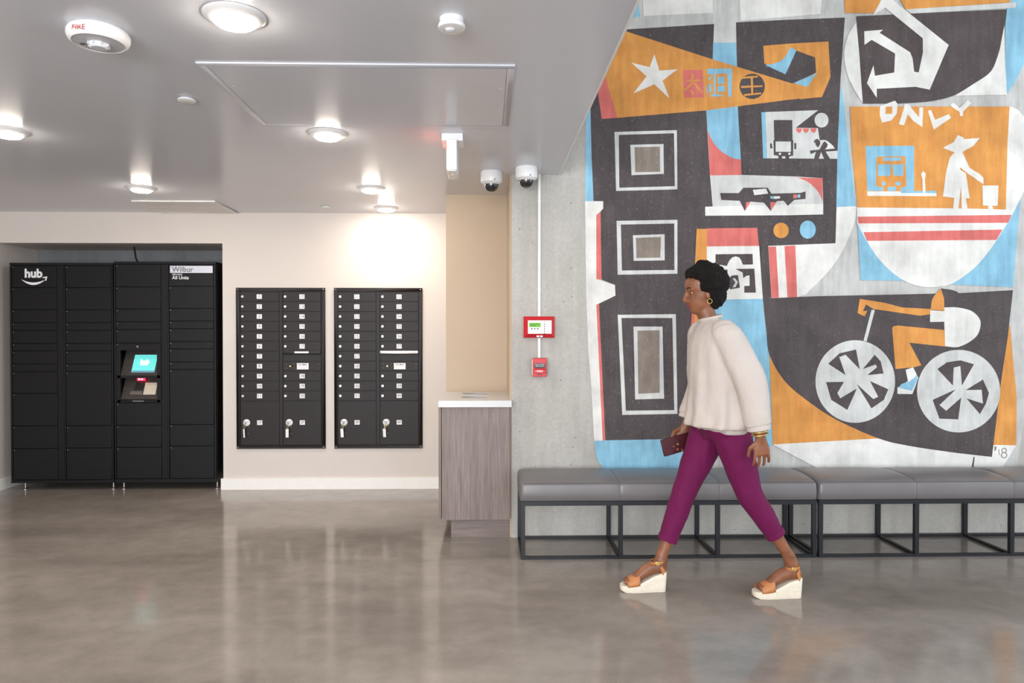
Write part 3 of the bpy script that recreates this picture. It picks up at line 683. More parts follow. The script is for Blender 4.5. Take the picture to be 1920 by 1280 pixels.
# ------------------------------------------------------------------ mailbox cabinets
YB = YM - 0.018                                # front of the trim frame
def mail_cabinet(label, X0, X1, xl, xr_, nums, parcels, lip_lit):
    zt, zb = 1.7245, 0.349
    t = thing('mailbox_cabinet', label, 'mailbox', 'mailbox cabinets on the warm white wall', loc=((X0 + X1) / 2, YM, zb))
    obj('back_plate', MB().box(X0 + .02, X1 - .02, YM - .004, YM - .0005, zb + .02, zt - .02), M['maildark'], t)
    fr = MB(); w = 0.030
    fr.box(X0, X1, YB, YM - .0005, zt - w, zt).box(X0, X1, YB, YM - .0005, zb, zb + w)
    fr.box(X0, X0 + w, YB, YM - .0005, zb + w, zt - w).box(X1 - w, X1, YB, YM - .0005, zb + w, zt - w)
    fo = obj('frame', fr, M['mail'], t, 0.0015)
    for sx in (X0 + .014, X1 - .014):
        for sz in (zb + .014, zt - .014):
            obj('screw', MB().lathe([(0, -.002), (.004, -.0015), (.005, 0)], (sx, YB, sz), 10, 'y'), M['steel'], fo)
    obj('divider', MB().box(xl[1] + .003, xr_[0] - .003, YM - .014, YM - .004, zb + w, zt - w), M['mail'], t, 0.001)
    ztop, pitch = 1.6915, (1.6915 - .7585) / 11
    zp = ztop - 11 * pitch
    yd = YM - 0.013
    ni = 0
    for col, (a, b) in enumerate((xl, xr_)):
        for r in range(11):
            z1, z0 = ztop - r * pitch, ztop - (r + 1) * pitch
            if col == 1 and r == 6:
                d = obj('slot_panel', MB().box(a, b, yd + .004, YM - .004, z0 + .001, z1 - .03), M['mail'], t, 0.001)
                lp = MB().prism([(yd + .001, z1 - .002), (yd - .012, z1 + .004), (yd - .014, z1 - .020), (yd + .001, z1 - .026)], 'x', a + .002, b - .002)
                lo = obj('slot_flap', lp, M['steel'] if lip_lit else M['mail'], t, 0.001)  # second cabinet's flap takes steel to paint in its lit underside
                cxm = (a + b) / 2
                obj('flap_label', MB().add([(cxm - .06, yd - .0135, z1 - .001), (cxm + .06, yd - .0135, z1 - .001), (cxm + .06, yd - .0145, z1 - .016), (cxm - .06, yd - .0145, z1 - .016)], [(0, 1, 2, 3)]),
                    M['label'], lo)
                continue
            d = obj('mail_door', MB().box(a, b, yd, YM - .004, z0 + .0025, z1 - .0025), M['mail'], t, 0.0015)
            zc = (z0 + z1) / 2
            if col == 1 and r == 7:
                obj('lock', MB().lathe([(0, -.004), (.006, -.004), (.008, 0)], (a + .062, yd, zc), 14, 'y'), M['key'], d)
                cxl = a + .168
                obj('notice_plate', MB().box(cxl - .05, cxl + .05, yd - .0015, yd, zc - .028, zc + .026), M['label'], d, 0.0008)
                text('lettering', 'U.S. MAIL', 0.018, (cxl, yd - .002, zc + .013), M['ink'], d, bold=0.0004)
                for q in range(3): obj('print_line', MB().box(cxl - .036, cxl + .036, yd - .0018, yd - .0014, zc - .006 - q * .008, zc - .0045 - q * .008), M['greyplastic'], d)
                for sx in (a + .028, a + .095, b - .02):
                    for sz in (-.016, .018): obj('rivet', MB().lathe([(0, -.002), (.003, -.001), (.004, 0)], (sx, yd, zc + sz), 8, 'y'), M['steel'], d)
                continue
            cl = MB().lathe([(0, -.009), (.010, -.009), (.0125, -.006), (.0135, 0)], (a + .022, yd, zc), 18, 'y')
            lk = obj('lock', cl, M['chrome'], d)
            xc = a + .163
            obj('number_plate', MB().box(xc - .022, xc + .022, yd - .0012, yd, zc - .0195, zc + .0195), M['label'], d)
            text('number', str(nums[ni]), 0.036, (xc, yd - .0016, zc), M['greyink'], d); ni += 1
        z0 = zb + w + .004
        d = obj('parcel_door', MB().box(a, b, yd, YM - .004, z0, zp - .004), M['mail'], t, 0.0015)
        zk = 0.573
        pl = obj('parcel_lock', MB().lathe([(0, -.008), (.012, -.008), (.015, -.010), (.026, -.007), (.030, 0)], (a + .052, yd, zk), 28, 'y'), M['plastic'], d)
        for q in (-1, 1): obj('lock_vent', MB().box(a + .052 + q * .017 - .003, a + .052 + q * .017 + .003, yd - .0105, yd - .008, zk + .006, zk + .012), M['ink'], d)
        for q in (.04, .095): obj('rivet', MB().lathe([(0, -.002), (.003, -.001), (.004, 0)], (a + .066, yd, zk - q), 8, 'y'), M['steel'], d)
        xc = a + .163
        obj('number_plate', MB().box(xc - .022, xc + .022, yd - .0012, yd, zk - .0195, zk + .0195), M['label'], d)
        text('number', parcels[col], 0.034, (xc, yd - .0016, zk), M['greyink'], d)
    return [(xl[0] + .052, 0.573), (xr_[0] + .052, 0.573)], yd
xa = xr(650, [451.4, 524, 531.3, 602.4]); xb = xr(650, [634, 705.4, 713, 784.6])
k1, yd = mail_cabinet('dark bronze mailbox cabinet numbered 1 to 20, next to the lockers', -2.128, -1.375, (xa[0], xa[1]), (xa[2], xa[3]), [*range(1, 12), *range(12, 21)], ('1P', '2P'), False)
k2, yd = mail_cabinet('dark bronze mailbox cabinet numbered 21 to 40, next to the wooden counter', -1.297, -0.546, (xb[0], xb[1]), (xb[2], xb[3]), [*range(21, 32), *range(32, 41)], ('3P', '4P'), True)
for i, ((kx, kz), desc) in enumerate(zip(k1 + k2, ('narrow key tag seen edge-on, hanging from parcel door 1P', 'white key tag hanging from parcel door 2P lock', 'white key tag hanging from parcel door 3P lock', 'white key tag hanging from parcel door 4P lock'))):
    t = thing('tagged_key', desc, 'key', 'tagged keys in the parcel door locks', loc=(kx, yd - .012, kz))
    kb = MB().box(kx - .002, kx + .002, yd - .040, yd - .010, kz - .007, kz + .005).lathe([(0, -.002), (.012, -.002), (.012, .002), (0, .002)], (kx - .002, yd - .038, kz - .002), 14, 'x')
    obj('key_blade', kb, M['chrome'], t)
    obj('key_ring', MB().tube([(kx - .004 + .008 * math.sin(q * PI / 6), yd - .038, kz - .026 + .014 * math.cos(q * PI / 6)) for q in range(13)], .0014, 6), M['key'], t)
    w = 0.006 if i == 0 else 0.0125
    lean = (-.004, .0, -.004, -.004)[i]
    tg = MB().add([(kx - .008 + sx * w + (lean if sz else 0), yd - .036 + sy, kz - .050 - (.072 if not sz else 0)) for sx in (-1, 1) for sy in (-.0015, .0015) for sz in (0, 1)],
                  [(0, 1, 3, 2), (4, 6, 7, 5), (0, 4, 5, 1), (2, 3, 7, 6), (0, 2, 6, 4), (1, 5, 7, 3)])
    obj('paper_tag', tg, M['label'], t)
    obj('tag_loop', MB().tube([(kx - .008 + lean, yd - .037, kz - .050), (kx - .005, yd - .037, kz - .039)], .0015, 6), M['key'], t)

# ------------------------------------------------------------------ wooden counter in the niche
ct = thing('counter_cabinet', 'grey wood-grain base cabinet standing in the niche beside the mural wall', 'cabinet', loc=(-.06, 4.78, 0))
obj('end_panel', MB().box(-.284, XN1 - .014, 4.44, 4.458, .128, .8595), M['wood'], ct, 0.001)
obj('side_panel', MB().box(XN1 - .032, XN1 - .014, 4.4585, YK - .002, .128, .8595), M['wood'], ct)
obj('back_panel', MB().box(-.284, XN1 - .0325, YK - .02, YK - .002, .146, .8595), M['wood'], ct)
obj('bottom_panel', MB().box(-.284, XN1 - .0325, 4.4585, YK - .002, .128, .1455), M['wood'], ct)
obj('side_door', MB().box(-.306, -.288, 4.446, YK - .01, .130, .857), M['wood'], ct, 0.001)
obj('toe_kick', MB().box(-.228, XN1 - .014, 4.492, YK - .002, 0, .127), M['woodh'], ct)
tp = thing('countertop', 'white countertop with two round waste openings on the wooden cabinet', 'countertop', loc=(-.06, 4.78, .86))
def top_slab():
    b = MB(); x0, x1, y0, y1, z0, z1 = -.305, XN1 - .002, 4.42, YK - .001, .8600, .9015
    hc = [(-.077, 4.665), (-.077, 4.945)]; R = .092
    ys = [y0, 4.555, 4.775, 4.835, 5.055, y1]
    def quad(ya, yb, z): b.add([(x0, ya, z), (x1, ya, z), (x1, yb, z), (x0, yb, z)], [(0, 1, 2, 3)])
    for z in (z0, z1):
        quad(ys[0], ys[1], z); quad(ys[2], ys[3], z); quad(ys[4], ys[5], z)
        for (hx, hy), ya, yb in ((hc[0], ys[1], ys[2]), (hc[1], ys[3], ys[4])):
            an = sorted([2 * PI * k / 40 for k in range(40)] + [math.atan2(cy - hy, cx - hx) % (2 * PI) for cx in (x0, x1) for cy in (ya, yb)])
            inner, outer = [], []
            for a in an:
                c, s = math.cos(a), math.sin(a)
                q = min([((x1 if c > 0 else x0) - hx) / c if abs(c) > 1e-9 else 9, ((yb if s > 0 else ya) - hy) / s if abs(s) > 1e-9 else 9])
                inner.append((hx + R * c, hy + R * s, z)); outer.append((hx + q * c, hy + q * s, z))
            n = len(an)
            b.add(inner + outer, [(i, (i + 1) % n, (i + 1) % n + n, i + n) for i in range(n)])
    for hx, hy in hc:
        n = 40; an = sorted([2 * PI * k / 40 for k in range(40)])
        b.add([(hx + R * math.cos(a), hy + R * math.sin(a), z) for z in (z0, z1) for a in an], [(i, (i + 1) % n, (i + 1) % n + n, i + n) for i in range(n)])
    for ya, yb in zip(ys[:-1], ys[1:]):
        for x in (x0, x1): b.add([(x, ya, z0), (x, yb, z0), (x, yb, z1), (x, ya, z1)], [(0, 1, 2, 3)])
    for y in (y0, y1): b.add([(x0, y, z0), (x1, y, z0), (x1, y, z1), (x0, y, z1)], [(0, 1, 2, 3)])
    return b, hc, R
tb, holes, HR = top_slab()
obj('slab', tb, M['quartz'], tp, smooth=35)
for hx, hy in holes:
    obj('waste_ring', MB().lathe([(HR - .003, -.041), (HR - .003, 0), (HR + .004, .002), (HR + .004, .0002), (HR - .0005, -.001), (HR - .0005, -.041)], (hx, hy, .9015), 40), M['quartz'], tp)

# ------------------------------------------------------------------ fire alarm devices and conduit on the mural wall
pa, pb = wp(982, 593, 4.45), wp(1040, 633, 4.45)
an = thing('alarm_panel', 'red fire alarm annunciator with green display on the concrete wall', 'alarm panel', loc=((pa.x + pb.x) / 2, YC, pb.z))
x0, x1, z0, z1 = pa.x, pb.x, pb.z, pa.z
def frustum(x0, x1, z0, z1, yb, yf, ins):
    return MB().add([(x0, yb, z0), (x1, yb, z0), (x1, yb, z1), (x0, yb, z1), (x0 + ins, yf, z0 + ins), (x1 - ins, yf, z0 + ins), (x1 - ins, yf, z1 - ins), (x0 + ins, yf, z1 - ins)],
                    [(3, 2, 1, 0), (4, 5, 6, 7), (0, 1, 5, 4), (1, 2, 6, 5), (2, 3, 7, 6), (3, 0, 4, 7)])
obj('housing', frustum(x0, x1, z0, z1, YC - .02, YC - .048, .026), M['red'], an, smooth=0)
obj('back_box', MB().box(x0, x1, YC - .02, YC - .0005, z0, z1), M['red'], an)
fp = obj('face_plate', MB().box(x0 + .026, x1 - .022, YC - .050, YC - .047, z0 + .026, z1 - .026), M['label'], an)
lcd = obj('display', MB().box(x0 + .034, x0 + .108, YC - .0515, YC - .049, z1 - .069, z1 - .042), M['lcd'], an)
for q in range(2): obj('display_line', MB().box(x0 + .039, x0 + .098 - q * .02, YC - .0518, YC - .0512, z1 - .052 - q * .010, z1 - .049 - q * .010), M['ink'], lcd)
for q in range(3): obj('push_button', MB().box(x0 + .046 + q * .019, x0 + .056 + q * .019, YC - .052, YC - .049, z1 - .083, z1 - .076), M['greyink'], an)
for q in range(6):
    obj('indicator', MB().lathe([(0, -.002), (.0035, -.002), (.0035, 0)], (x0 + .133, YC - .0495, z1 - .036 - q * .0148), 10, 'y'), M['ink'] if q else M['lcd'], an)
    obj('indicator_text', MB().box(x0 + .142, x0 + .168, YC - .0504, YC - .0498, z1 - .0375 - q * .0148, z1 - .0345 - q * .0148), M['greyplastic'], an)
kl = obj('key_switch', MB().box(x0 + .082, x0 + .122, YC - .046, YC - .036, z0 + .004, z0 + .015), M['label'], an, 0.001)
obj('keyhole', MB().lathe([(0, -.002), (.004, -.002), (.004, 0)], (x0 + .102, YC - .046, z0 + .0095), 10, 'y'), M['ink'], kl)
pa, pb = wp(998.5, 671, 4.45), wp(1024.5, 705.5, 4.45)
ps = thing('pull_station', 'small red fire pull station under the annunciator panel', 'fire alarm', loc=((pa.x + pb.x) / 2, YC, pb.z))
x0, x1, z0, z1 = pa.x, pb.x, pb.z, pa.z
obj('back_box', MB().box(x0 - .006, x1 - .001, YC - .03, YC - .0005, z0 + .004, z1 - .004), M['steel'], ps, 0.002)
obj('cover', MB().box(x0, x1, YC - .055, YC - .03, z0, z1), M['red'], ps, 0.003)
pul = obj('handle', MB().prism([(YC - .054, z1 - .066), (YC - .066, z1 - .068), (YC - .072, z1 - .074), (YC - .072, z1 - .094), (YC - .054, z1 - .097)], 'x', x0 + .01, x1 - .008), M['red'], ps, 0.002)
obj('instruction_plate', MB().box(x0 + .009, x1 - .009, YC - .0565, YC - .0545, z1 - .064, z1 - .032), M['ink'], ps)
text('lettering', 'PULL DOWN', 0.0105, ((x0 + x1) / 2, YC - .0572, z1 - .040), M['whiteink'], ps)
text('lettering', 'FIRE ALARM', 0.0105, ((x0 + x1) / 2, YC - .0572, z1 - .051), M['whiteink'], ps)
text('lettering', 'FIRE', 0.021, ((x0 + x1) / 2, YC - .0728, z1 - .084), M['whiteink'], ps)
obj('slot', MB().box(x0 + .03, x1 - .03, YC - .0565, YC - .0545, z0 + .012, z0 + .016), M['ink'], ps)
pc = wp(1011, 500, 4.465).x
cd = thing('conduit', 'white vertical conduit pipe running down to the red alarm boxes', 'conduit', loc=(pc, YC, 1.17))
za, zb2 = wp(1011, 593, 4.45).z, wp(1011, 633, 4.45).z
obj('upper_pipe', MB().lathe([(0, 0), (.0105, 0), (.0105, ZC + .6 - za), (0, ZC + .6 - za)], (pc, YC - .0125, za + .0015), 14), M['conduit'], cd)
zc2 = wp(1011, 671, 4.45).z
obj('lower_pipe', MB().lathe([(0, 0), (.0105, 0), (.0105, zb2 - zc2 - .003), (0, zb2 - zc2 - .003)], (pc, YC - .0125, zc2 + .0015), 14), M['conduit'], cd)
for zz in (2.19, 1.62):
    obj('pipe_strap', MB().lathe([(.0107, -.01), (.0122, -.01), (.0122, .01), (.0107, .01), (.0107, -.01)], (pc, YC - .0125, zz), 14), M['conduit'], cd)

# ------------------------------------------------------------------ ceiling devices
LAMPS = [(-.818, 2.271, 'nearest the viewer, ahead of the access panel'), (-.815, 3.58, 'just past the ceiling access panel'), (-2.438, 3.575, 'at the left picture edge'),
         (-2.435, 4.93, 'in front of the air vent'), (-.812, 4.91, 'second from the mailbox wall'), (-.815, 5.665, 'closest to the mailbox wall')]
LAMPS += [(-.815, .96, 'overhead just in front of the viewer'), (-2.437, 2.27, 'out of view left of the nearest light'), (-2.437, .96, 'out of view to the left'),
          (-.815, -.35, 'behind the viewer'), (-2.437, -.35, 'behind the viewer on the left'), (-.815, -1.66, 'second behind the viewer'), (-2.437, -1.66, 'second behind the viewer on the left')]
for lx, ly, where in LAMPS:
    t = thing('ceiling_light', 'round glowing white disc light on the ceiling ' + where, 'ceiling light', 'round ceiling lights', loc=(lx, ly, ZC))
    obj('trim_ring', MB().lathe([(.099, 0), (.099, -.003), (.094, -.007), (.068, -.021), (.066, -.021), (.066, -.012), (0, -.012)], (lx, ly, ZC), 48), M['plastic'], t)
    obj('diffuser', MB().lathe([(.0655, -.013), (.0655, -.023), (.055, -.030), (0, -.034)], (lx, ly, ZC), 24), M['lens'], t)

fa = thing('fire_strobe', 'round white ceiling fire alarm strobe lettered FIRE in red', 'fire alarm', loc=(-1.321, 2.39, ZC))
fx, fy = -1.321, 2.39
obj('body', MB().lathe([(.086, 0), (.092, -.004), (.0975, -.014), (.0975, -.026), (.092, -.038), (.083, -.045), (.080, -.045), (.079, -.042), (0, -.042)], (fx, fy, ZC), 56), M['plastic'], fa)
gr = obj('grille', MB().lathe([(.078, -.042), (.078, -.0435), (.062, -.0445), (.034, -.0455), (0, -.0455)], (fx, fy, ZC), 48), M['greyplastic'], fa)
obj('strobe_lens', MB().lathe([(.031, -.0455), (.030, -.056), (.024, -.061), (0, -.062)], (fx, fy, ZC), 32), M['clear'], fa)
for q in range(8):
    a = q * PI / 4; obj('lens_rib', MB().box(fx + .0315 * math.cos(a) - .003, fx + .0315 * math.cos(a) + .003, fy + .0315 * math.sin(a) - .003, fy + .0315 * math.sin(a) + .003, ZC - .055, ZC - .045), M['greyplastic'], fa)
obj('sounder_port', MB().box(fx - .062, fx - .045, fy - .006, fy + .004, ZC - .0465, ZC - .0435), M['ink'], fa)
tm = Matrix.Rotation(-.12, 4, 'Z') @ Matrix.Rotation(math.radians(50), 4, 'X')
text('lettering', 'FIRE', 0.026, (fx - .012, fy - .0985, ZC - .031), M['redink'], fa, rot=Matrix.Rotation(-.12, 4, 'Z') @ Matrix.Rotation(math.radians(78), 4, 'X'))

oc = thing('occupancy_sensor', 'small white round occupancy sensor on the ceiling beside the low ceiling edge', 'sensor', loc=(-.112, 2.275, ZC))
ox, oy = -.112, 2.275
obj('base', MB().lathe([(.040, 0), (.039, -.016), (.044, -.020), (.0455, -.026), (.043, -.033), (.038, -.0345), (0, -.0345)], (ox, oy, ZC), 40), M['plastic'], oc)
obj('sensor_lens', MB().ball((ox - .006, oy, ZC - .034), (.017, .015, .008)), M['clear'], oc)
obj('status_lamp', MB().ball((ox - .02, oy + .004, ZC - .0345), (.004, .004, .002)), M['ink'], oc)

for (dx, dy, lab) in ((-1.316, 3.07, 'flat white sprinkler cover disc left of the ceiling access panel'), (-1.303, 5.63, 'small white sprinkler cover disc near the mailbox wall')):
    t = thing('sprinkler_cover', lab, 'sprinkler', 'sprinkler cover discs', loc=(dx, dy, ZC))
    obj('disc', MB().lathe([(.0, -.011), (.034, -.011), (.0375, -.009), (.0375, -.006), (.03, -.005), (0, -.005)], (dx, dy, ZC), 32), M['plastic'], t)
    obj('stem', MB().lathe([(.028, 0), (.028, -.006)], (dx, dy, ZC), 24), M['greyplastic'], t)

hp = thing('access_panel', 'large rectangular painted access panel set in the ceiling', 'access panel', loc=(-.495, 3.05, ZC))
hx0, hx1, hy0, hy1 = -1.104, .1125, 2.652, 3.446
fr = obj('panel_frame', MB().box(hx0, hx1, hy0, hy0 + .028, ZC - .006, ZC).box(hx0, hx1, hy1 - .028, hy1, ZC - .006, ZC).box(hx0, hx0 + .028, hy0 + .028, hy1 - .028, ZC - .006, ZC).box(hx1 - .028, hx1, hy0 + .028, hy1 - .028, ZC - .006, ZC), M['ceil'], hp, 0.0008)
obj('panel_door', MB().box(hx0 + .031, hx1 - .031, hy0 + .031, hy1 - .031, ZC - .0055, ZC), M['ceil'], hp, 0.0008)
for q in ((-1.05, 2.9), (-1.05, 3.2), (.06, 2.9), (.06, 3.2), (-.8, 3.4), (-.5, 3.4), (-.2, 3.4), (0.03, 3.4)):
    obj('screw', MB().lathe([(0, -.0015), (.005, -.001), (.006, 0)], (q[0], q[1], ZC - .0055), 10), M['ceil'], hp)

vt = thing('air_vent', 'white rectangular air vent in the ceiling above the lockers', 'vent', loc=(-2.42, 5.66, ZC))
vx0, vx1, vy0, vy1 = -2.745, -2.103, 5.40, 5.915
obj('vent_frame', MB().box(vx0, vx1, vy0, vy0 + .028, ZC - .010, ZC).box(vx0, vx1, vy1 - .028, vy1, ZC - .010, ZC).box(vx0, vx0 + .028, vy0 + .028, vy1 - .028, ZC - .010, ZC).box(vx1 - .028, vx1, vy0 + .028, vy1 - .028, ZC - .010, ZC), M['trim'], vt, 0.001)
obj('cross_bar', MB().box(vx0 + .028, vx1 - .028, (vy0 + vy1) / 2 - .008, (vy0 + vy1) / 2 + .008, ZC - .009, ZC), M['trim'], vt)
obj('back_pan', MB().box(vx0 + .028, vx1 - .028, vy0 + .028, vy1 - .028, ZC - .0015, ZC), M['plastic'], vt)
k = 0
sl_me = None
for q in range(36):
    xx = vx0 + .036 + q * (vx1 - vx0 - .072) / 35
    if sl_me is None:
        sl_me = MB().box(-.0062, .0062, vy0 + .028 - 5.66, vy1 - .028 - 5.66, -.0085, -.0015).mesh('slat'); sl_me.materials.append(M['trim'])
    o = bpy.data.objects.new('slat', sl_me); COL.objects.link(o); o.parent = vt; o.location = (xx + 2.42, 0, 0)

ex = thing('exit_sign', 'white ceiling exit sign seen edge-on above the counter', 'exit sign', loc=(-.173, 3.62, ZC))
ex0 = -.173
obj('canopy', MB().box(ex0 - .055, ex0 + .055, 3.555, 3.70, ZC - .040, ZC), M['plastic'], ex, 0.004)
obj('sign_body', MB().box(ex0 - .028, ex0 + .026, 3.515, 3.725, ZC - .200, ZC - .042), M['plastic'], ex, 0.005)
obj('bottom_lens', MB().box(ex0 - .022, ex0 + .020, 3.522, 3.718, ZC - .204, ZC - .199), M['clear'], ex, 0.001)
obj('test_button', MB().lathe([(0, -.003), (.006, -.003), (.006, 0)], (ex0, 3.60, ZC - .204), 12), M['plastic'], ex)
text('lettering', 'EXIT', 0.105, (ex0 - .0288, 3.62, ZC - .12), M['exitred'], ex, rot=Matrix.Rotation(-PI / 2, 4, 'Z') @ Matrix.Rotation(PI / 2, 4, 'X'), bold=0.003)

for cx_, cy_, lab in ((.036, 4.47 - .06, 'white dome security camera above the counter niche'), (.253, 4.29, 'white dome security camera in front of the conduit')):
    t = thing('dome_camera', lab, 'camera', 'dome security cameras on the ceiling', loc=(cx_, cy_, ZC))
    obj('housing', MB().lathe([(.068, 0), (.070, -.004), (.070, -.056), (.066, -.068), (.050, -.078), (.046, -.076), (0, -.074)], (cx_, cy_, ZC), 44), M['plastic'], t)
    dm = obj('dome', MB().lathe([(.047, -.074), (.0465, -.085), (.042, -.102), (.032, -.117), (.016, -.126), (0, -.128)], (cx_, cy_, ZC), 40), M['dome'], t)
    obj('dome_rim', MB().lathe([(.047, -.075), (.051, -.076), (.049, -.081), (.047, -.082)], (cx_, cy_, ZC), 40), M['greyplastic'], t)
    obj('screw', MB().lathe([(0, -.002), (.004, -.001), (.004, 0)], (cx_ + .02, cy_ - .0665, ZC - .06), 8, 'y'), M['ink'], t)

# ------------------------------------------------------------------ benches
def bench(label, X0):
    W, Y0, Y1 = 1.763, 4.038, 4.462
    t = thing('bench', label, 'bench', 'upholstered benches along the mural wall', loc=(X0 + W / 2, (Y0 + Y1) / 2, 0))
    s = .025; zt = .342
    xs = [X0 + k * (W - s) / 3 for k in range(4)]
    for x in xs:
        for y in (Y0, Y1 - s):
            obj('leg', MB().box(x, x + s, y, y + s, .0, zt - s), M['black'], t, 0.0012)
        obj('floor_crossbar', MB().box(x + .001, x + s - .001, Y0 + s, Y1 - s, .0, .016), M['black'], t, 0.001)
        obj('top_crossbar', MB().box(x + .001, x + s - .001, Y0 + s, Y1 - s, zt - s, zt - .001), M['black'], t, 0.001)
    for y in (Y0, Y1 - s):
        obj('top_rail', MB().box(X0, X0 + W, y, y + s, zt - s, zt), M['black'], t, 0.0012)
        for k in range(3): obj('floor_rail', MB().box(xs[k] + s, xs[k + 1], y + .001, y + s - .001, .0, .016), M['black'], t, 0.001)
    # cushion: rounded profile swept along X, pinched at the two seams
    prof = []
    cy, hd, z0 = (Y0 + Y1) / 2, (Y1 - Y0) / 2 + .004, zt
    def section(inset, drop):
        h = hd - inset; pts = []
        zt2 = .452 - drop
        pts += [(cy - h + .012, z0), (cy - h + .002, z0 + .006)]
        pts += [(cy - h - .003, z0 + .045), (cy - h, zt2 - .014), (cy - h + .004, zt2 - .004), (cy - h + .014, zt2 + .002)]
        for k in range(1, 10):
            u = -1 + 2 * k / 10; pts.append((cy + u * (h - .014), zt2 + .002 + .020 * (1 - u * u) ** .8 * (1 - min(1, drop * 12))))
        pts += [(cy + h - .014, zt2 + .002), (cy + h - .004, zt2 - .004), (cy + h, zt2 - .014), (cy + h + .001, z0 + .045), (cy + h - .002, z0 + .006), (cy + h - .012, z0)]
        return pts
    L = W + .006
    st = [(0, .02, .03), (.003, .009, .014), (.012, .002, .004), (.03, 0, .0005), (.12, 0, 0)]
    st += [(L / 3 - .07, 0, 0), (L / 3 - .02, 0, .001), (L / 3 - .006, .001, .003), (L / 3, .003, .006), (L / 3 + .006, .001, .003), (L / 3 + .02, 0, .001), (L / 3 + .07, 0, 0), (L / 2, 0, 0)]
    st += [(L - a, b, c) for a, b, c in st[:-1][::-1]]
    vs, fs = [], []
    for a, i_, d_ in st: vs += [(X0 - .003 + a, q[0], q[1]) for q in section(i_, d_)]
    n = len(section(0, 0)); m = len(st)
    fs = [(i * n + k, i * n + (k + 1) % n, (i + 1) * n + (k + 1) % n, (i + 1) * n + k) for i in range(m - 1) for k in range(n)]
    fs += [tuple(range(n)), tuple((m - 1) * n + k for k in range(n))]
    cu = obj('cushion', MB().add(vs, fs), M['vinyl'], t, smooth=60)
    for k in (1, 2):
        sec = section(.0025, .0055)
        obj('seam', MB().tube([(X0 - .003 + L * k / 3, q[0], q[1]) for q in sec[1:-1]], .0014, 5), M['seam'], cu)
    obj('welt', MB().tube([(X0 + .01, cy - hd + .002, .4495), (X0 + .05, cy - hd + .001, .4505), (X0 + W - .05, cy - hd + .001, .4505), (X0 + W - .01, cy - hd + .002, .4495)], .0016, 6), M['seam'], cu)
bench('grey vinyl bench with black frame, the one behind the walking person', .206)
bench('grey vinyl bench with black frame, cut off by the right picture edge', 1.982)

# ------------------------------------------------------------------ walking person
def mat_skin():
    m, t, b = nt('brown_skin'); v = pos(t)
    c = ramp(t, nz(t, v, 18, 4), [(0.3, lin((118, 72, 48))), (0.7, lin((146, 93, 64)))])
    t.links.new(c, b.inputs['Base Color']); b.inputs['Roughness'].default_value = 0.45
    bump(t, b, nz(t, v, 300, 3), 0.05, 0.001)
    return m
def mat_hair():
    m, t, b = nt('black_curly_hair'); v = pos(t)
    f = nz(t, v, 95, 5, 0.75)
    t.links.new(ramp(t, f, [(0.3, lin((10, 8, 8))), (0.75, lin((38, 31, 29)))]), b.inputs['Base Color'])
    b.inputs['Roughness'].default_value = 0.75; b.inputs['Specular IOR Level'].default_value = 0.25
    bump(t, b, f, 1.0, 0.012)
    return m
def mat_cloth(name, rgb, rough, folds):
    m, t, b = nt(name); v = pos(t); c = lin(rgb)
    col = ramp(t, nz(t, v, 8, 4), [(0.3, [x * 0.93 for x in c]), (0.7, c)])
    t.links.new(col, b.inputs['Base Color']); b.inputs['Roughness'].default_value = rough
    b.inputs['Specular IOR Level'].default_value = 0.25
    b.inputs['Sheen Weight'].default_value = 0.03
    bump(t, b, nz(t, pos(t, (1.2, 1.2, 0.45)), folds, 4, 0.5), 0.5, 0.03)
    return m
SK, HR_, BL, TR = mat_skin(), mat_hair(), mat_cloth('cream_blouse_fabric', (202, 191, 184), 0.8, 9), mat_cloth('magenta_trouser_fabric', (104, 15, 70), 0.75, 16)
TAN = plain('tan_leather', (188, 122, 72), 0.5, var=0.1); GOLD = plain('gold_metal', (214, 178, 104), 0.3, 0.8)
ESP = plain('cream_rope_sole', (226, 216, 198), 0.75, var=0.06, scale=60, bmp=0.3, bscale=260)
EYE = plain('eye_white', (190, 182, 174), 0.25); PUP = plain('dark_iris', (22, 14, 10), 0.2); LIP = plain('lip', (128, 62, 56), 0.4)
MAR = plain('maroon_leather', (70, 14, 26), 0.45)

YP = 3.49
person = thing('person', 'person in cream blouse, magenta trousers and wedge sandals walking left past the benches', 'person', loc=(1.2, YP, 0))
def spl(pts, n=4):
    """smooth interpolation of rows of numbers"""
    out = []
    for i in range(len(pts) - 1):
        p0, p1, p2, p3 = pts[max(i - 1, 0)], pts[i], pts[i + 1], pts[min(i + 2, len(pts) - 1)]
        for k in range(n):
            t = k / n
            out.append([0.5 * (2 * b + (c - a) * t + (2 * a - 5 * b + 4 * c - d) * t * t + (3 * b - a - 3 * c + d) * t ** 3) for a, b, c, d in zip(p0, p1, p2, p3)])
    return out + [list(pts[-1])]
def limb(mb, rows, n=18, hint=(0, 1, 0)):
    """rows: x, y, z, radius across Y, radius fore-aft"""
    q = spl(rows)
    mb.tube([r[:3] for r in q], [r[3] for r in q], n, [r[4] for r in q], hint)
def stack(mb, rows, n=28, folds=0):
    """horizontal elliptic slices: z, centre x, centre y, half depth x, half width y"""
    q = spl(rows); vs, fs = [], []
    for z, cx, cy, rx, ry in q:
        for k in range(n):
            a = 2 * PI * k / n
            g = 1 + folds * max(0, (1.36 - z) / .5) * (math.cos(9 * a + 5 * z) + .6 * math.cos(14 * a - 7 * z + 1))
            vs.append((cx + g * rx * math.cos(a), cy + g * ry * math.sin(a), z))
    m = len(q)
    fs = [(i * n + k, i * n + (k + 1) % n, (i + 1) * n + (k + 1) % n, (i + 1) * n + k) for i in range(m - 1) for k in range(n)]
    fs += [tuple(range(n))[::-1], tuple((m - 1) * n + k for k in range(n))]
    mb.add(vs, fs)
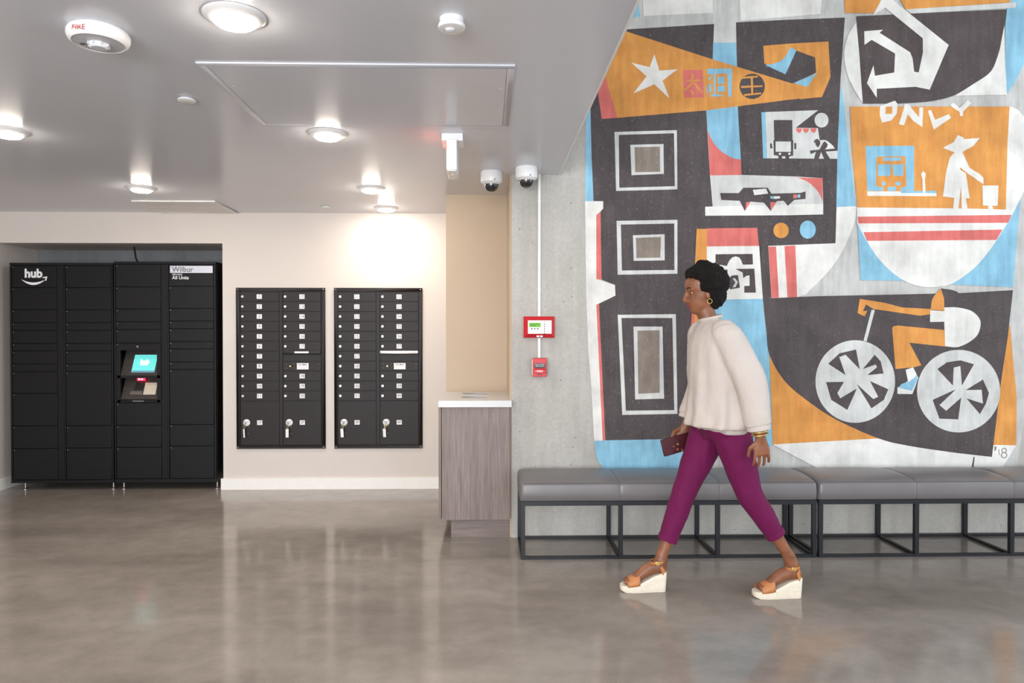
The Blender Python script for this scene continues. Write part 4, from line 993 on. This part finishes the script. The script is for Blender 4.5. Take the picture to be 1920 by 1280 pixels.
def fused(name, mb, mat, voxel, smooth_it=6, disp=None):
    """overlapping closed volumes fused into one continuous surface"""
    me = bpy.data.meshes.new(name); me.from_pydata(mb.v, [], mb.f)
    bm = bmesh.new(); bm.from_mesh(me); bmesh.ops.remove_doubles(bm, verts=bm.verts, dist=1e-6)
    bmesh.ops.recalc_face_normals(bm, faces=bm.faces); bm.to_mesh(me); bm.free()
    o = link(name, me, mat, person)
    r = o.modifiers.new('fuse', 'REMESH'); r.mode = 'VOXEL'; r.voxel_size = voxel; r.use_smooth_shade = True
    s = o.modifiers.new('relax', 'SMOOTH'); s.iterations = smooth_it; s.factor = 0.5
    if disp:
        tx = bpy.data.textures.new(name + '_relief', 'CLOUDS'); tx.noise_scale = disp[0]; tx.noise_depth = 3
        d = o.modifiers.new('relief', 'DISPLACE'); d.texture = tx; d.texture_coords = 'GLOBAL'; d.strength = disp[1]; d.mid_level = 0.5
    return o

# joints (her right side is the far side, +Y; she walks towards -X)
HIPR, KNR, ANR = (1.19, 3.565, .88), (1.045, 3.56, .53), (.912, 3.545, .175)
HIPL, KNL, ANL = (1.215, 3.415, .88), (1.322, 3.425, .535), (1.535, 3.44, .205)
SHR, ELR, WRR = (1.150, 3.655, 1.345), (1.178, 3.70, 1.075), (1.078, 3.68, .835)
SHL, ELL, WRL = (1.175, 3.325, 1.345), (1.272, 3.275, 1.085), (1.318, 3.27, .835)

body = MB()
stack(body, [(.84, 1.2, YP, .08, .13), (.95, 1.205, YP, .095, .145), (1.05, 1.19, YP, .085, .12), (1.2, 1.175, YP, .095, .135), (1.3, 1.165, YP, .085, .15), (1.36, 1.155, YP, .06, .12), (1.395, 1.148, YP, .045, .06)])
limb(body, [(1.150, YP, 1.36, .05, .05), (1.138, YP, 1.40, .045, .047), (1.122, YP, 1.44, .043, .047), (1.112, YP, 1.49, .045, .05)])
for S, E, W_ in ((SHR, ELR, WRR), (SHL, ELL, WRL)):
    limb(body, [(*S, .045, .045), ((S[0] + E[0]) / 2, (S[1] + E[1]) / 2, (S[2] + E[2]) / 2, .04, .042), (*E, .034, .036), ((E[0] * .65 + W_[0] * .35), (E[1] * .65 + W_[1] * .35), (E[2] * .65 + W_[2] * .35), .034, .036), (*W_, .021, .026)])
for H, K, A_ in ((HIPR, KNR, ANR), (HIPL, KNL, ANL)):
    mid = [(a + b) / 2 for a, b in zip(K, A_)]
    limb(body, [(*H, .07, .075), (*K, .048, .05), (K[0] * .7 + A_[0] * .3, K[1] * .7 + A_[1] * .3, K[2] * .7 + A_[2] * .3, .044, .047), (*mid, .037, .04), (*[a * .15 + b * .85 for a, b in zip(K, A_)], .027, .029), (*A_, .029, .033)])
# feet on the wedges: ankle, instep, ball and toes
def foot(toe, heel, y, lift):
    ln = heel - toe
    f = lambda u: toe + u * ln
    limb(body, [(f(.97), y, .105 + lift, .020, .022), (f(.88), y, .118 + lift, .027, .030), (f(.70), y, .118 + lift, .029, .034), (f(.52), y, .098 + lift, .031, .030), (f(.33), y, .068 + lift, .036, .020), (f(.18), y, .054 + lift, .037, .015), (f(.10), y, .050 + lift, .033, .012)])
    for k, (dy, l, r) in enumerate(((-.024, .015, .0085), (-.009, .035, .0065), (.004, .045, .006), (.016, .06, .0058), (.027, .08, .0052))):
        s = 1 if y > YP else -1                # big toe on the inner side
        limb(body, [(f(.2), y + s * dy, .052 + lift, r, r), (f(.09 + l), y + s * dy, .050 + lift, r, r), (f(.04 + l), y + s * dy, .045 + lift, r * .85, r * .85)], 10)
FR_T, FR_H, FR_Y = .697, .935, 3.542
BK_T, BK_H, BK_Y = 1.352, 1.598, 3.442
foot(FR_T, FR_H, FR_Y, 0); foot(BK_T, BK_H, BK_Y, 0)
limb(body, [(*ANR, .028, .032), (.905, FR_Y, .14, .029, .035), (.893, FR_Y, .115, .029, .036)])
limb(body, [(*ANL, .028, .032), (1.552, BK_Y, .155, .029, .034), (1.548, BK_Y, .118, .029, .036)])
# hands: palm, four fingers, thumb
def hand(W_, dirv, side, curl, spread_axis):
    d = Vector(dirv).normalized(); s = Vector(spread_axis).normalized(); nrm = d.cross(s) * side
    w = Vector(W_)
    rows = [(*(w), .021, .024), (*(w + d * .03), .015, .034), (*(w + d * .06), .014, .040), (*(w + d * .088), .011, .039)]
    q = spl(rows); body.tube([r[:3] for r in q], [r[3] for r in q], 16, [r[4] for r in q], tuple(nrm))
    for k, (o_, ln) in enumerate(((.0315, .068), (.0108, .077), (-.0105, .072), (-.0305, .056))):
        b0 = w + d * .080 + s * o_
        dirs = (d + s * o_ * 4.5).normalized(); p = b0; pts = [(*p, .0080, .0080)]
        for j, fr in enumerate((.45, .32, .23)):
            dirs = (dirs + nrm * curl * (.35 + .25 * j)).normalized(); p = p + dirs * ln * fr
            pts.append((*p, .0076 - .0006 * j, .0076 - .0006 * j))
        q = spl(pts, 3); body.tube([r[:3] for r in q], [r[3] for r in q], 10)
    t0 = w + d * .028 + s * .026
    t1 = t0 + (d * .6 + s * .7 + nrm * .25).normalized() * .036
    t2 = t1 + (d * .95 + s * .2 + nrm * .3).normalized() * .028
    t3 = t2 + (d + nrm * .3).normalized() * .018
    body.tube([t0, t1, t2, t3], [.012, .0105, .009, .0075], 10)
hand(WRL, (.10, .02, -1), 1, .55, (-1, 0, -.1))
hand(WRR, (-.35, -.1, -.93), -1, 1.0, (-.93, 0, .35))
# head: horizontal slices with a face profile, tilted slightly forward
HC0 = Vector((1.108, YP, 1.545)); HT = Matrix.Rotation(math.radians(-9), 3, 'Y')
def hp_(x, y, z): return HC0 + HT @ Vector((x, y, z))
prof = [(0.00, .052, .00, .018), (.05, .074, .018, .032), (.12, .081, .034, .042), (.19, .083, .050, .049), (.25, .088, .060, .053), (.31, .086, .070, .057), (.40, .082, .082, .063),
        (.50, .078, .090, .067), (.57, .085, .095, .070), (.66, .088, .098, .072), (.77, .083, .098, .071), (.87, .066, .086, .060), (.95, .040, .058, .040), (1.0, .012, .02, .012)]
vs, fs = [], []; n = 28; rows = spl(prof, 3)
for t_, f_, b_, w_ in rows:
    for k in range(n):
        a = 2 * PI * k / n; c, s = math.cos(a), math.sin(a)
        x = -(f_ * abs(c) ** .9) if c > 0 else b_ * abs(c) ** .95
        vs.append(hp_(x, math.copysign(abs(s) ** .95, s) * w_, -.11 + t_ * .222))
m = len(rows)
fs = [(i * n + k, i * n + (k + 1) % n, (i + 1) * n + (k + 1) % n, (i + 1) * n + k) for i in range(m - 1) for k in range(n)]
body.add(vs, fs + [tuple(range(n))[::-1], tuple((m - 1) * n + k for k in range(n))])
body.tube([hp_(-.080, 0, .014), hp_(-.090, 0, -.006), hp_(-.100, 0, -.026), hp_(-.094, 0, -.036), hp_(-.082, 0, -.040)], [.008, .0095, .013, .0125, .008], 12)
for s in (-1, 1):
    body.ball(hp_(-.092, s * .011, -.033), (.0085, .008, .007))
    body.ball(hp_(.004, s * .069, -.012), (.016, .007, .029))
    body.ball(hp_(-.070, s * .030, .022), (.014, .02, .006))
bo = fused('body', body, SK, 0.0040, 2)
bo['label'] = 'brown skin of face, arms and feet'
for s in (-1, 1):
    e = link('eye', MB().ball(hp_(-.0640, s * .0275, .003), (.0105, .0115, .0072)).mesh('eye'), EYE, person)
    link('iris', MB().ball(hp_(-.0715, s * .0300, .003), (.0038, .0055, .0058)).mesh('iris'), PUP, e)
    link('eyebrow', MB().tube([hp_(-.083, s * .014, .026), hp_(-.082, s * .030, .031), hp_(-.070, s * .047, .027)], .0032, 8).mesh('eyebrow'), HR_, person)
lips = MB()
for dz in (-.0055, .0055): lips.tube([hp_(-.076, -.022, -.060), hp_(-.087, -.010, -.060 + dz), hp_(-.089, 0, -.060 + dz * .8), hp_(-.087, .010, -.060 + dz), hp_(-.076, .022, -.060)], [.002, .005, .0055, .005, .002], 8)
link('lips', lips.mesh('lips'), LIP, person)
hair = MB()
hair.ball((1.140, YP, 1.595), (.098, .104, .098), 24, 16); hair.ball((1.078, YP, 1.632), (.058, .08, .05), 20, 12); hair.ball((1.155, YP, 1.54), (.07, .086, .085), 20, 12); hair.ball((1.10, YP, 1.685), (.035, .04, .025), 16, 10)
fused('hair', hair, HR_, 0.006, 3, (0.022, 0.024))
link('earring', MB().tube([hp_(.002 + .012 * math.sin(q * PI / 6), -.076, -.052 + .012 * math.cos(q * PI / 6)) for q in range(13)], .0014, 6).mesh('earring'), GOLD, person)

# blouse: loose trunk with drop shoulders and three-quarter sleeves
bl = MB()
stack(bl, [(.862, 1.190, YP, .158, .190), (.875, 1.190, YP, .166, .198), (.95, 1.196, YP, .160, .196), (1.05, 1.192, YP, .150, .192), (1.15, 1.184, YP, .145, .194), (1.25, 1.172, YP, .130, .196), (1.32, 1.163, YP, .105, .188), (1.365, 1.155, YP, .075, .150), (1.395, 1.148, YP, .056, .085), (1.412, 1.143, YP, .052, .064)], 96, .036)
stack(bl, [(.835, 1.215, YP + .0, .110, .165), (.88, 1.205, YP, .150, .19), (.93, 1.2, YP, .15, .19)], 96, .02)
for S, E, W_ in ((SHR, ELR, WRR), (SHL, ELL, WRL)):
    q = [a * .30 + b * .70 for a, b in zip(E, W_)]; c = [a * .22 + b * .78 for a, b in zip(E, W_)]
    limb(bl, [(S[0], S[1] * .8 + YP * .2, S[2] - .005, .062, .070), (S[0], S[1], S[2] - .025, .062, .072), ((S[0] + E[0]) / 2, (S[1] + E[1]) / 2, (S[2] + E[2]) / 2, .064, .078), (E[0], E[1], E[2], .064, .076), (*q, .058, .066), (*c, .050, .056)])
fused('blouse', bl, BL, 0.0065, 5, (0.16, 0.014))
for W_, E in ((WRR, ELR), (WRL, ELL)):
    c0, c1 = [a * .24 + b * .76 for a, b in zip(E, W_)], [a * .14 + b * .86 for a, b in zip(E, W_)]
    link('cuff', MB().tube([c0, [a * .19 + b * .81 for a, b in zip(E, W_)], c1], [.050, .0515, .049], 24, [.056, .058, .055], (0, 1, 0)).mesh('cuff'), BL, person)
link('collar', MB().tube([(1.146 + .053 * math.cos(q * PI / 12), YP + .065 * math.sin(q * PI / 12), 1.412 - .012 * math.cos(q * PI / 12) * -1) for q in range(25)], .009, 8).mesh('collar'), BL, person)
# trousers
tr = MB()
stack(tr, [(.80, 1.195, YP, .085, .125), (.85, 1.203, YP, .112, .160), (.92, 1.207, YP, .120, .168), (.98, 1.2, YP, .105, .150), (1.02, 1.195, YP, .10, .14)], 32)
def leg(H, K, A_, u):
    e = [a * (1 - u) + b * u for a, b in zip(K, A_)]; m2_ = [a * (1 - u * .5) + b * u * .5 for a, b in zip(K, A_)]
    th = [(a + b) / 2 for a, b in zip(H, K)]
    limb(tr, [(H[0], H[1], H[2] + .01, .076, .098), (*[a * .75 + b * .25 for a, b in zip(H, K)], .080, .096), (*th, .074, .086), (*K, .060, .066), (*m2_, .055, .060), (*e, .044, .048)], 22)
    return e
eR = leg(HIPR, KNR, ANR, .76); eL = leg(HIPL, KNL, ANL, .66)
fused('trousers', tr, TR, 0.006, 8, (0.09, 0.010))
for e, K in ((eR, KNR), (eL, KNL)):
    up = (Vector(K) - Vector(e)).normalized(); e = Vector(e)
    link('trouser_hem', MB().tube([e - up * .006, e + up * .010, e + up * .024], [.0465, .048, .047], 24, [.0505, .052, .051], (0, 1, 0)).mesh('trouser_hem'), TR, person)

# wedge sandals
def sandal(toe, heel, y):
    ln = heel - toe
    rowsT = [(0.0, .030), (.05, .033), (.2, .037), (.38, .043), (.55, .062), (.72, .082), (.88, .094), (1.0, .100)]
    wid = [(0.0, .016), (.03, .028), (.1, .038), (.25, .045), (.45, .042), (.7, .033), (.9, .032), (.97, .026), (1.0, .018)]
    def itp(tb, u):
        for (a, p), (b, q) in zip(tb[:-1], tb[1:]):
            if a <= u <= b: return p + (q - p) * (u - a) / (b - a)
    vs, fs = [], []; us = [0, .012, .03, .06, .1, .18, .25, .35, .45, .55, .65, .72, .8, .88, .93, .97, .99, 1.0]
    for u in us:
        w = itp(wid, u); zt = itp(rowsT, u); x = toe + u * ln; zb = .008 * max(0, 1 - u / .1)
        xb = x + (-.006 * max(0, (u - .85) / .15))
        vs += [(xb, y - w * .94, zb), (xb, y - w, zb + .006), (x, y - w, zt - .004), (x, y - w * .93, zt), (x, y + w * .93, zt), (x, y + w, zt - .004), (xb, y + w, zb + .006), (xb, y + w * .94, zb)]
    n = 8; m = len(us)
    fs = [(i * n + k, i * n + (k + 1) % n, (i + 1) * n + (k + 1) % n, (i + 1) * n + k) for i in range(m - 1) for k in range(n)] + [tuple(range(n))[::-1], tuple((m - 1) * n + k for k in range(n))]
    sh = link('wedge_sole', MB().add(vs, fs).mesh('wedge_sole', smooth=50), ESP, person)
    for q in range(6):                        # rope lines round the wedge, fanning out towards the heel
        pts = []
        for u in (.42, .55, .68, .8, .88, .93):
            f = (q + 1) / 7.0; zt = itp(rowsT, u); w = itp(wid, u) + .0006
            pts.append((toe + u * ln, y - w, .006 + (zt - .012) * f))
        link('rope', MB().tube(pts, .0019, 5).mesh('rope'), ESP, sh)
    # open-toe front band over the instep
    vs, fs = [], []; n = 15
    for u, hh in ((.13, .031), (.18, .037), (.26, .044), (.34, .052), (.40, .058)):
        w = itp(wid, u) + .001; z0 = itp(rowsT, u) - .006
        for k in range(n):
            a = PI * k / (n - 1); vs.append((toe + u * ln, y - w * math.cos(a), z0 + hh * math.sin(a) ** .75))
    fs = [(i * n + k, i * n + k + 1, (i + 1) * n + k + 1, (i + 1) * n + k) for i in range(4) for k in range(n - 1)]
    b = link('toe_band', MB().add(vs, fs).mesh('toe_band', smooth=60), TAN, person)
    s = b.modifiers.new('thickness', 'SOLIDIFY'); s.thickness = .003; s.offset = 1
    # heel counter
    vs, fs = [], []; n = 13
    for j in range(6):
        h = j / 5.0
        for k in range(n):
            a = -1.25 + 2.5 * k / (n - 1)
            zz = .088 + h * (.062 * math.cos(a * .75))
            vs.append((heel - .036 - .012 * h + .035 * math.cos(a), y + .031 * math.sin(a), zz))
    fs = [(i * n + k, i * n + k + 1, (i + 1) * n + k + 1, (i + 1) * n + k) for i in range(5) for k in range(n - 1)]
    c = link('heel_counter', MB().add(vs, fs).mesh('heel_counter', smooth=60), TAN, person)
    s = c.modifiers.new('thickness', 'SOLIDIFY'); s.thickness = .003; s.offset = 1
    ax = heel - .034 - .012
    st = [(ax + .036 * math.cos(q * PI / 12), y + .0345 * math.sin(q * PI / 12), .150 + .006 * math.cos(q * PI / 12)) for q in range(25)]
    an_ = link('ankle_strap', MB().tube(st, .0065, 8, .0022, (0, 0, 1)).mesh('ankle_strap'), TAN, person)
    link('buckle', MB().box(ax - .018, ax + .004, y - .040, y - .034, .142, .160).mesh('buckle', .0015), GOLD, an_)
sandal(FR_T, FR_H, FR_Y); sandal(BK_T, BK_H, BK_Y)
for k, zz in enumerate((.862, .846)):
    c = [a * (1 - (.89 + .06 * k)) + b * (.89 + .06 * k) for a, b in zip(ELL, WRL)]
    link('bangle', MB().tube([(c[0] + .037 * math.cos(q * PI / 12), c[1] + .034 * math.sin(q * PI / 12), c[2] + .006 * math.cos(q * PI / 12)) for q in range(25)], .0036, 8).mesh('bangle'), GOLD, person)
# wallet held in the far hand
wl = thing('clutch_wallet', 'dark maroon wallet held in the walking person\'s forward hand', 'wallet', loc=(1.02, 3.655, .72))
Rw = Matrix.Translation((1.020, 3.645, .742)) @ Matrix.Rotation(math.radians(-14), 4, 'Y') @ Matrix.Rotation(math.radians(8), 4, 'Z')
me = MB().box(-.085, .085, -.010, .010, -.045, .045).mesh('wallet_body', .005); me.transform(Rw); link('wallet_body', me, MAR, wl)
me = MB().box(-.083, .083, -.0125, -.009, -.004, .043).mesh('flap', .0015); me.transform(Rw); fl = link('flap', me, MAR, wl)
me = MB().lathe([(0, -.004), (.006, -.003), (.007, 0)], (0, -.012, .002), 12, 'y').mesh('snap'); me.transform(Rw); link('snap', me, GOLD, fl)
